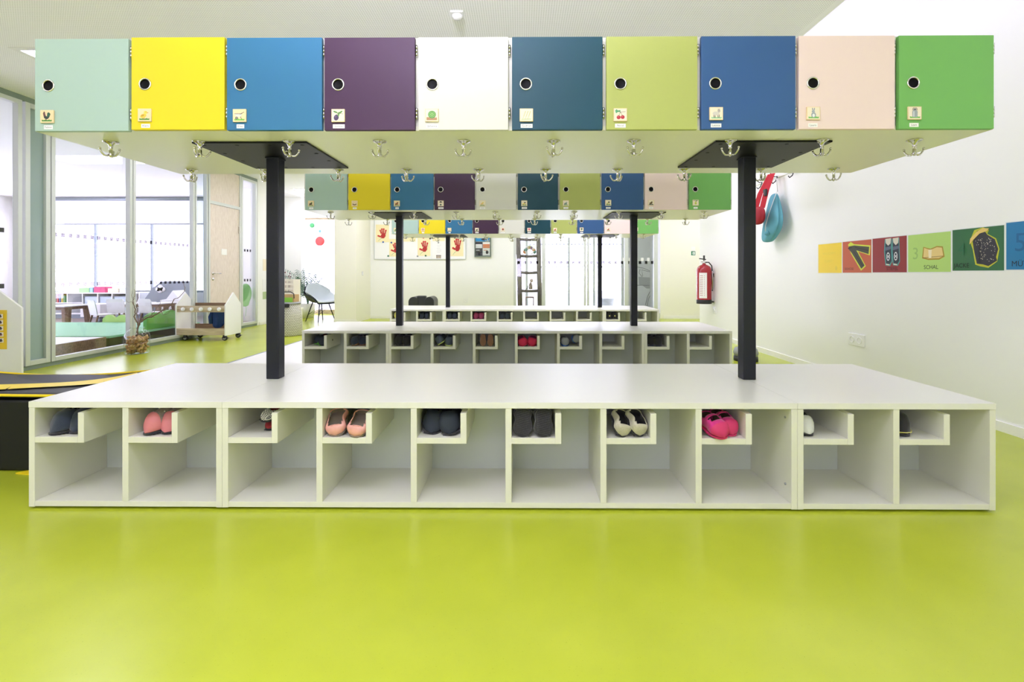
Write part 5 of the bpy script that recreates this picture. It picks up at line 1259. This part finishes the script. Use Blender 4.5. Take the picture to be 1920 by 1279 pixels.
G = 'tubs in the playroom shelf'
for i, c in ((2, (180, 200, 190)), (3, (140, 190, 200)), (4, (226, 196, 196))):
    a, b = xsd[i] + .035, xsd[i+1] - .015; w_ = b - a
    tt = thing('storage_tub', ('clear tub with green toys, third shelf cube', 'clear tub with orange toys, fourth shelf cube', 'clear tub with red toys, fifth shelf cube')[i-2], 'tub', (xs0 + a, yS + .03, .116), 0, G)
    mb = MB(); mb.box(0, w_, 0, .008, 0, .37, .003).box(0, w_, .3, .308, 0, .37).box(0, .008, .008, .3, 0, .37).box(w_ - .008, w_, .008, .3, 0, .37).box(.008, w_ - .008, .008, .3, 0, .01); mb.build('tub_wall', 'tub', tt)
    MB().box(-.008, w_ + .008, -.01, .31, .36, .38, .003).build('rim', 'alu_grey', tt)
    rr = random.Random(i); mb = MB(); cs = [(90, 170, 90), (230, 150, 60), (200, 70, 70), (90, 130, 200), (240, 220, 90)]; mats = [pm(q) for q in cs]
    for k in range(16): mb.mi = rr.randrange(5); mb.box(*(lambda x, z: (x, x + .035, -.004, .001, z, z + .03))(rr.uniform(.02, w_ - .06), rr.uniform(.06, .2)))
    mb.build('toy_pieces', mats, tt, label='coloured toys showing through the front')
cs = [(196, 50, 110), (160, 206, 150), (80, 150, 190), (236, 210, 150), (224, 120, 90), (200, 210, 214)]
def simple_box(name, label, x0, x1, y0, y1, Y, d, col, base, cat='box', grp=None):
    X0, X1 = px(x0, Y), px(x1, Y); z1 = pz(y0, Y)
    t = thing(name, label, cat, ((X0+X1)/2, Y + d/2, base), 0, grp); w_, h_ = (X1 - X0)/2, z1 - base
    mb = MB(); mb.box(-w_, w_, -d/2, d/2, 0, h_, .004); mb.build('box_body', pm(col), t); return t, w_, h_
zS = zt + .0005
for x0, x1, y0, c, lb in ((176, 197, 538, (206, 60, 120), 'pink box on the playroom shelf'), (148, 167, 540, (168, 214, 150), 'light green tray of small things on the playroom shelf'), (168, 174, 539, (150, 200, 222), 'light blue block on the playroom shelf'), (119, 136, 541, (214, 208, 222), 'pale lilac box on the playroom shelf'), (202, 222, 541, (236, 220, 190), 'cream box on the playroom shelf'), (224, 236, 540, (214, 226, 232), 'pale blue box at the right end of the playroom shelf')):
    simple_box('toy_box', lb, x0, x1, y0, 549, yS + .05, .2, c, zS, grp='boxes on the playroom shelf')
for x, h_, c, lb in ((104, .19, (200, 60, 60), 'red picture book in the left shelf cube'), (108, .17, (90, 110, 170), 'blue picture book in the left shelf cube'), (112, .18, (220, 190, 60), 'yellow picture book leaning in the left shelf cube'), (116, .15, (120, 170, 110), 'green picture book in the left shelf cube')):
    tag(MB().box(0, .022, 0, .2, 0, h_, .001).build('picture_book', pm(c), None, (px(x, yS), yS + .04, .3525)), lb, 'book', 'books in the playroom shelf')
# rolling trunk bench
Yr = 9.75; a, b = px(150.5, Yr), px(188, Yr)
t = thing('rolling_trunk', 'white rolling toy trunk in the playroom in front of the shelf', 'trunk', ((a+b)/2, Yr, 0)); w_ = (b-a)/2
MB().box(-w_, w_, 0, .4, .12, pz(571, Yr), .008).build('trunk_body', 'white_shelf', t)
for x in (-w_ + .11, w_ - .06):
    for y in (.05, .35): MB().lathe([(0, -.015), (.05, -.015), (.05, .015), (0, .015)], axis='Y', n=18, org=(x, y, .05)).build('caster_wheel', 'alu_grey', t); MB().box(x-.03, x+.03, y-.03, y+.03, .095, .12).build('caster_fork', 'alu_grey', t)
# tables
def table(label, x0, x1, Y, zt, dp=.6, legpx=None):
    a, b = px(x0, Y), px(x1, Y); w_ = (b-a)/2
    t = thing('play_table', label, 'table', ((a+b)/2, Y + dp/2, 0), 0, 'low tables in the playroom')
    MB().box(-w_, w_, -dp/2, dp/2, zt - .022, zt, .004).build('tabletop', 'white_shelf', t); MB().box(-w_+.05, w_-.05, -dp/2+.05, dp/2-.05, zt - .075, zt - .0225).build('apron', 'oak_dark', t)
    for i in (-1, 1):
        for j in (-1, 1):
            mb = MB(); x, y = i*(w_ - .08), j*(dp/2 - .09); mb.loft([[(x + i*.03 + .028*p_, y + j*.02 + .028*q_, 0) for p_, q_ in ((-1, -1), (1, -1), (1, 1), (-1, 1))], [(x + .035*p_, y + .035*q_, zt - .0225) for p_, q_ in ((-1, -1), (1, -1), (1, 1), (-1, 1))]], smooth=False); mb.build('leg', 'oak_dark', t)
    return t
table('low white play table with brown legs in the playroom, centre pane', 198, 250, 9.3, .42)
table('second low play table in the playroom, right of the mullion', 268, 298, 9.35, .42)
table('play table at the left edge of the glass, only a corner showing', 70, 121, 8.6, .42)
def kid_chair(label, x, Y, rz):
    t = thing('child_chair', label, 'chair', (px(x, Y), Y, 0), R(rz), 'white children’s chairs in the playroom')
    mb = MB(); mb.loft([[(-.15, -.15, .27), (.15, -.15, .27), (.15, .13, .27), (-.15, .13, .27)], [(-.15, -.15, .285), (.15, -.15, .285), (.15, .13, .285), (-.15, .13, .285)]], smooth=False); bev(mb.build('seat', 'white_shelf', t), .004)
    mb = MB(); mb.loft([[(-.15, .12, .285), (.15, .12, .285), (.15, .135, .285), (-.15, .135, .285)], [(-.155, .155, .5), (.155, .155, .5), (.155, .17, .5), (-.155, .17, .5)], [(-.13, .165, .535), (.13, .165, .535), (.13, .18, .535), (-.13, .18, .535)]], smooth=False); mb.build('backrest', 'white_shelf', t)
    for a in (-1, 1):
        for b in (-1, 1): MB().tube([(a*.12, b*.11, .27), (a*.145, b*.17, 0)], [.016, .013], 8).build('leg', 'oak_dark', t)
    return t
kid_chair('white child chair with brown legs, nearest behind the glass', 193, 8.52, 150); kid_chair('white child chair tucked at the low table', 228, 9.0, 185); kid_chair('white child chair right of the mullion, facing the table', 287, 9.0, 165)
# doll house / toy kitchen
Yk = 10.2
t = thing('doll_house', 'white doll house with small dark windows in the playroom', 'doll house', (px(318, Yk), Yk, 0)); a = px(300, Yk) - px(318, Yk); b = px(345, Yk) - px(318, Yk); zt = pz(563, Yk)
MB().box(a, b, 0, .4, 0, zt, .004).build('house_body', 'white_shelf', t)
mb = MB()
for k in range(5):
    x = a + .05 + k * (b - a - .1) / 5; mb.box(x, x + .05, -.004, .002, zt - .12, zt - .04); mb.box(x, x + .06, -.004, .002, zt - .32 if k % 2 else zt - .26, zt - .19)
mb.build('window_opening', 'alu_grey', t); mb = MB(); mb.prism([(a, zt), (b, zt), (b - .12, zt + .02), ((a+b)/2, zt + .2), (a + .12, zt + .02)], .02, .36, 'Y'); mb.build('roof', 'white_shelf', t)
Ye = 10.6
t = thing('play_tent', 'grey angular play canopy with a white cloud in the playroom', 'play tent', (px(300, Ye), Ye, 0)); q = lambda x: px(x, Ye) - px(300, Ye)
mb = MB(); mb.prism([(q(262), 0), (q(262), pz(565, Ye)), (q(280), pz(540, Ye)), (q(296), pz(528, Ye)), (q(340), pz(528, Ye)), (q(340), 0)], .1, .5, 'Y'); mb.build('canopy', pm((128, 138, 146)), t)
mb = MB(); mb.mi = 0
for cx, cz, r in ((290, 543, 4), (295, 540, 5.5), (300, 543, 4.5), (294, 545, 5)): mb.lathe([(0, .085), (r*Ye/F, .085), (r*Ye/F, .095)], axis='Y', org=(q(cx), 0, pz(cz, Ye)), n=18)
mb.build('cloud', 'white_shelf', t)
# podiums and green wave cushions
P('mat_green', rgb(140, 206, 160), .6); P('wave_green', rgb(104, 176, 76), .5); P('wave_lime', rgb(176, 212, 110), .5)
t = thing('wooden_podium', 'low podium with wooden side right behind the glass', 'podium', (-6.0, 5.3, 0)); xp = -5.42 + 6.0
MB().box(xp - .02, xp, -1.9, 1.0, 0, .17, .002).box(-1.8, xp - .02, .98, 1.0, 0, .17).build('side_board', 'oak_dark', t); MB().box(-1.8, xp - .021, -1.9, .979, .0, .172, .002).build('podium_top', 'white_shelf', t)
t = thing('green_podium', 'dark low podium covered by a light green mat in the playroom', 'podium', (-6.0, 7.2, 0))
MB().box(-2.2, .58, -.86, .9, 0, .15, .004).build('podium_base', 'pvc_side', t); MB().box(-2.2, .6, -.88, .92, .1505, .18, .006).build('mat', 'mat_green', t)
def wave(label, Xw, ya, yb_, zb, ht, mat, rz=0):
    n = 40; top = [(ya + (yb_ - ya) * k / n, zb + ht * (.72 + .2 * abs(math.sin(k / n * math.pi * 2.2)) + .1 * k / n)) for k in range(n + 1)]
    mb = MB(); mb.prism([(ya, zb)] + top + [(yb_, zb)], Xw, Xw + .06, 'X'); o = mb.build('wave_cushion', mat); bev(o, .006); return tag(o, label, 'cushion', 'green wave cushions in the playroom')
wave('green wavy foam cushion standing close behind the glass by the play cart', -5.48, py(268, -5.48), py(331, -5.48), .181, .26, 'wave_green')
Yv = 8.15; n = 40; a, b = px(192, Yv), px(239, Yv)
mb = MB(); mb.prism([(a, .0)] + [(a + (b-a)*k/n, .23 + .07*abs(math.sin(k/n*math.pi*2))) for k in range(n+1)] + [(b, .0)], Yv, Yv + .06, 'Y'); tag(mb.build('wave_cushion', 'wave_lime'), 'light green wavy foam cushion beyond the green mat', 'cushion', 'green wave cushions in the playroom')
# roller blind at the playroom windows
t = thing('roller_blind', 'long white roller blind above the playroom windows', 'blind', (-8.85, YG - .09, 2.16)); MB().box(-2.9, 2.6, -.006, .0, 0, .55).build('blind_cloth', 'white_shelf', t)
MB().tube([(-2.9, -.003, 0), (2.6, -.003, 0)], .014).build('bottom_bar', 'alu_grey', t); MB().tube([(-2.9, -.0, .585), (2.6, 0, .585)], .04, 12).build('roller', 'alu_grey', t)
# balloon sticker in the narrow pane beyond the door
yv = (gp(456) + gp(479)) / 2; zc = pz(551, yv, XL)
mb = MB(); pts = [(yv + .20*math.cos(a), zc + .19*math.sin(a) - (.05 if math.sin(a) < -.8 else 0)) for a in [k*math.pi/12 for k in range(24)]]
mb.prism(pts, XL - .075, XL - .07, 'X'); mb.tube([(XL - .072, yv, zc - .2), (XL - .072, yv + .02, zc - .3), (XL - .072, yv - .01, zc - .42)], .004, 5)
tag(mb.build('paper_balloon', pm((150, 206, 140))), 'green paper balloon behind the narrow pane beyond the wooden door', 'balloon')
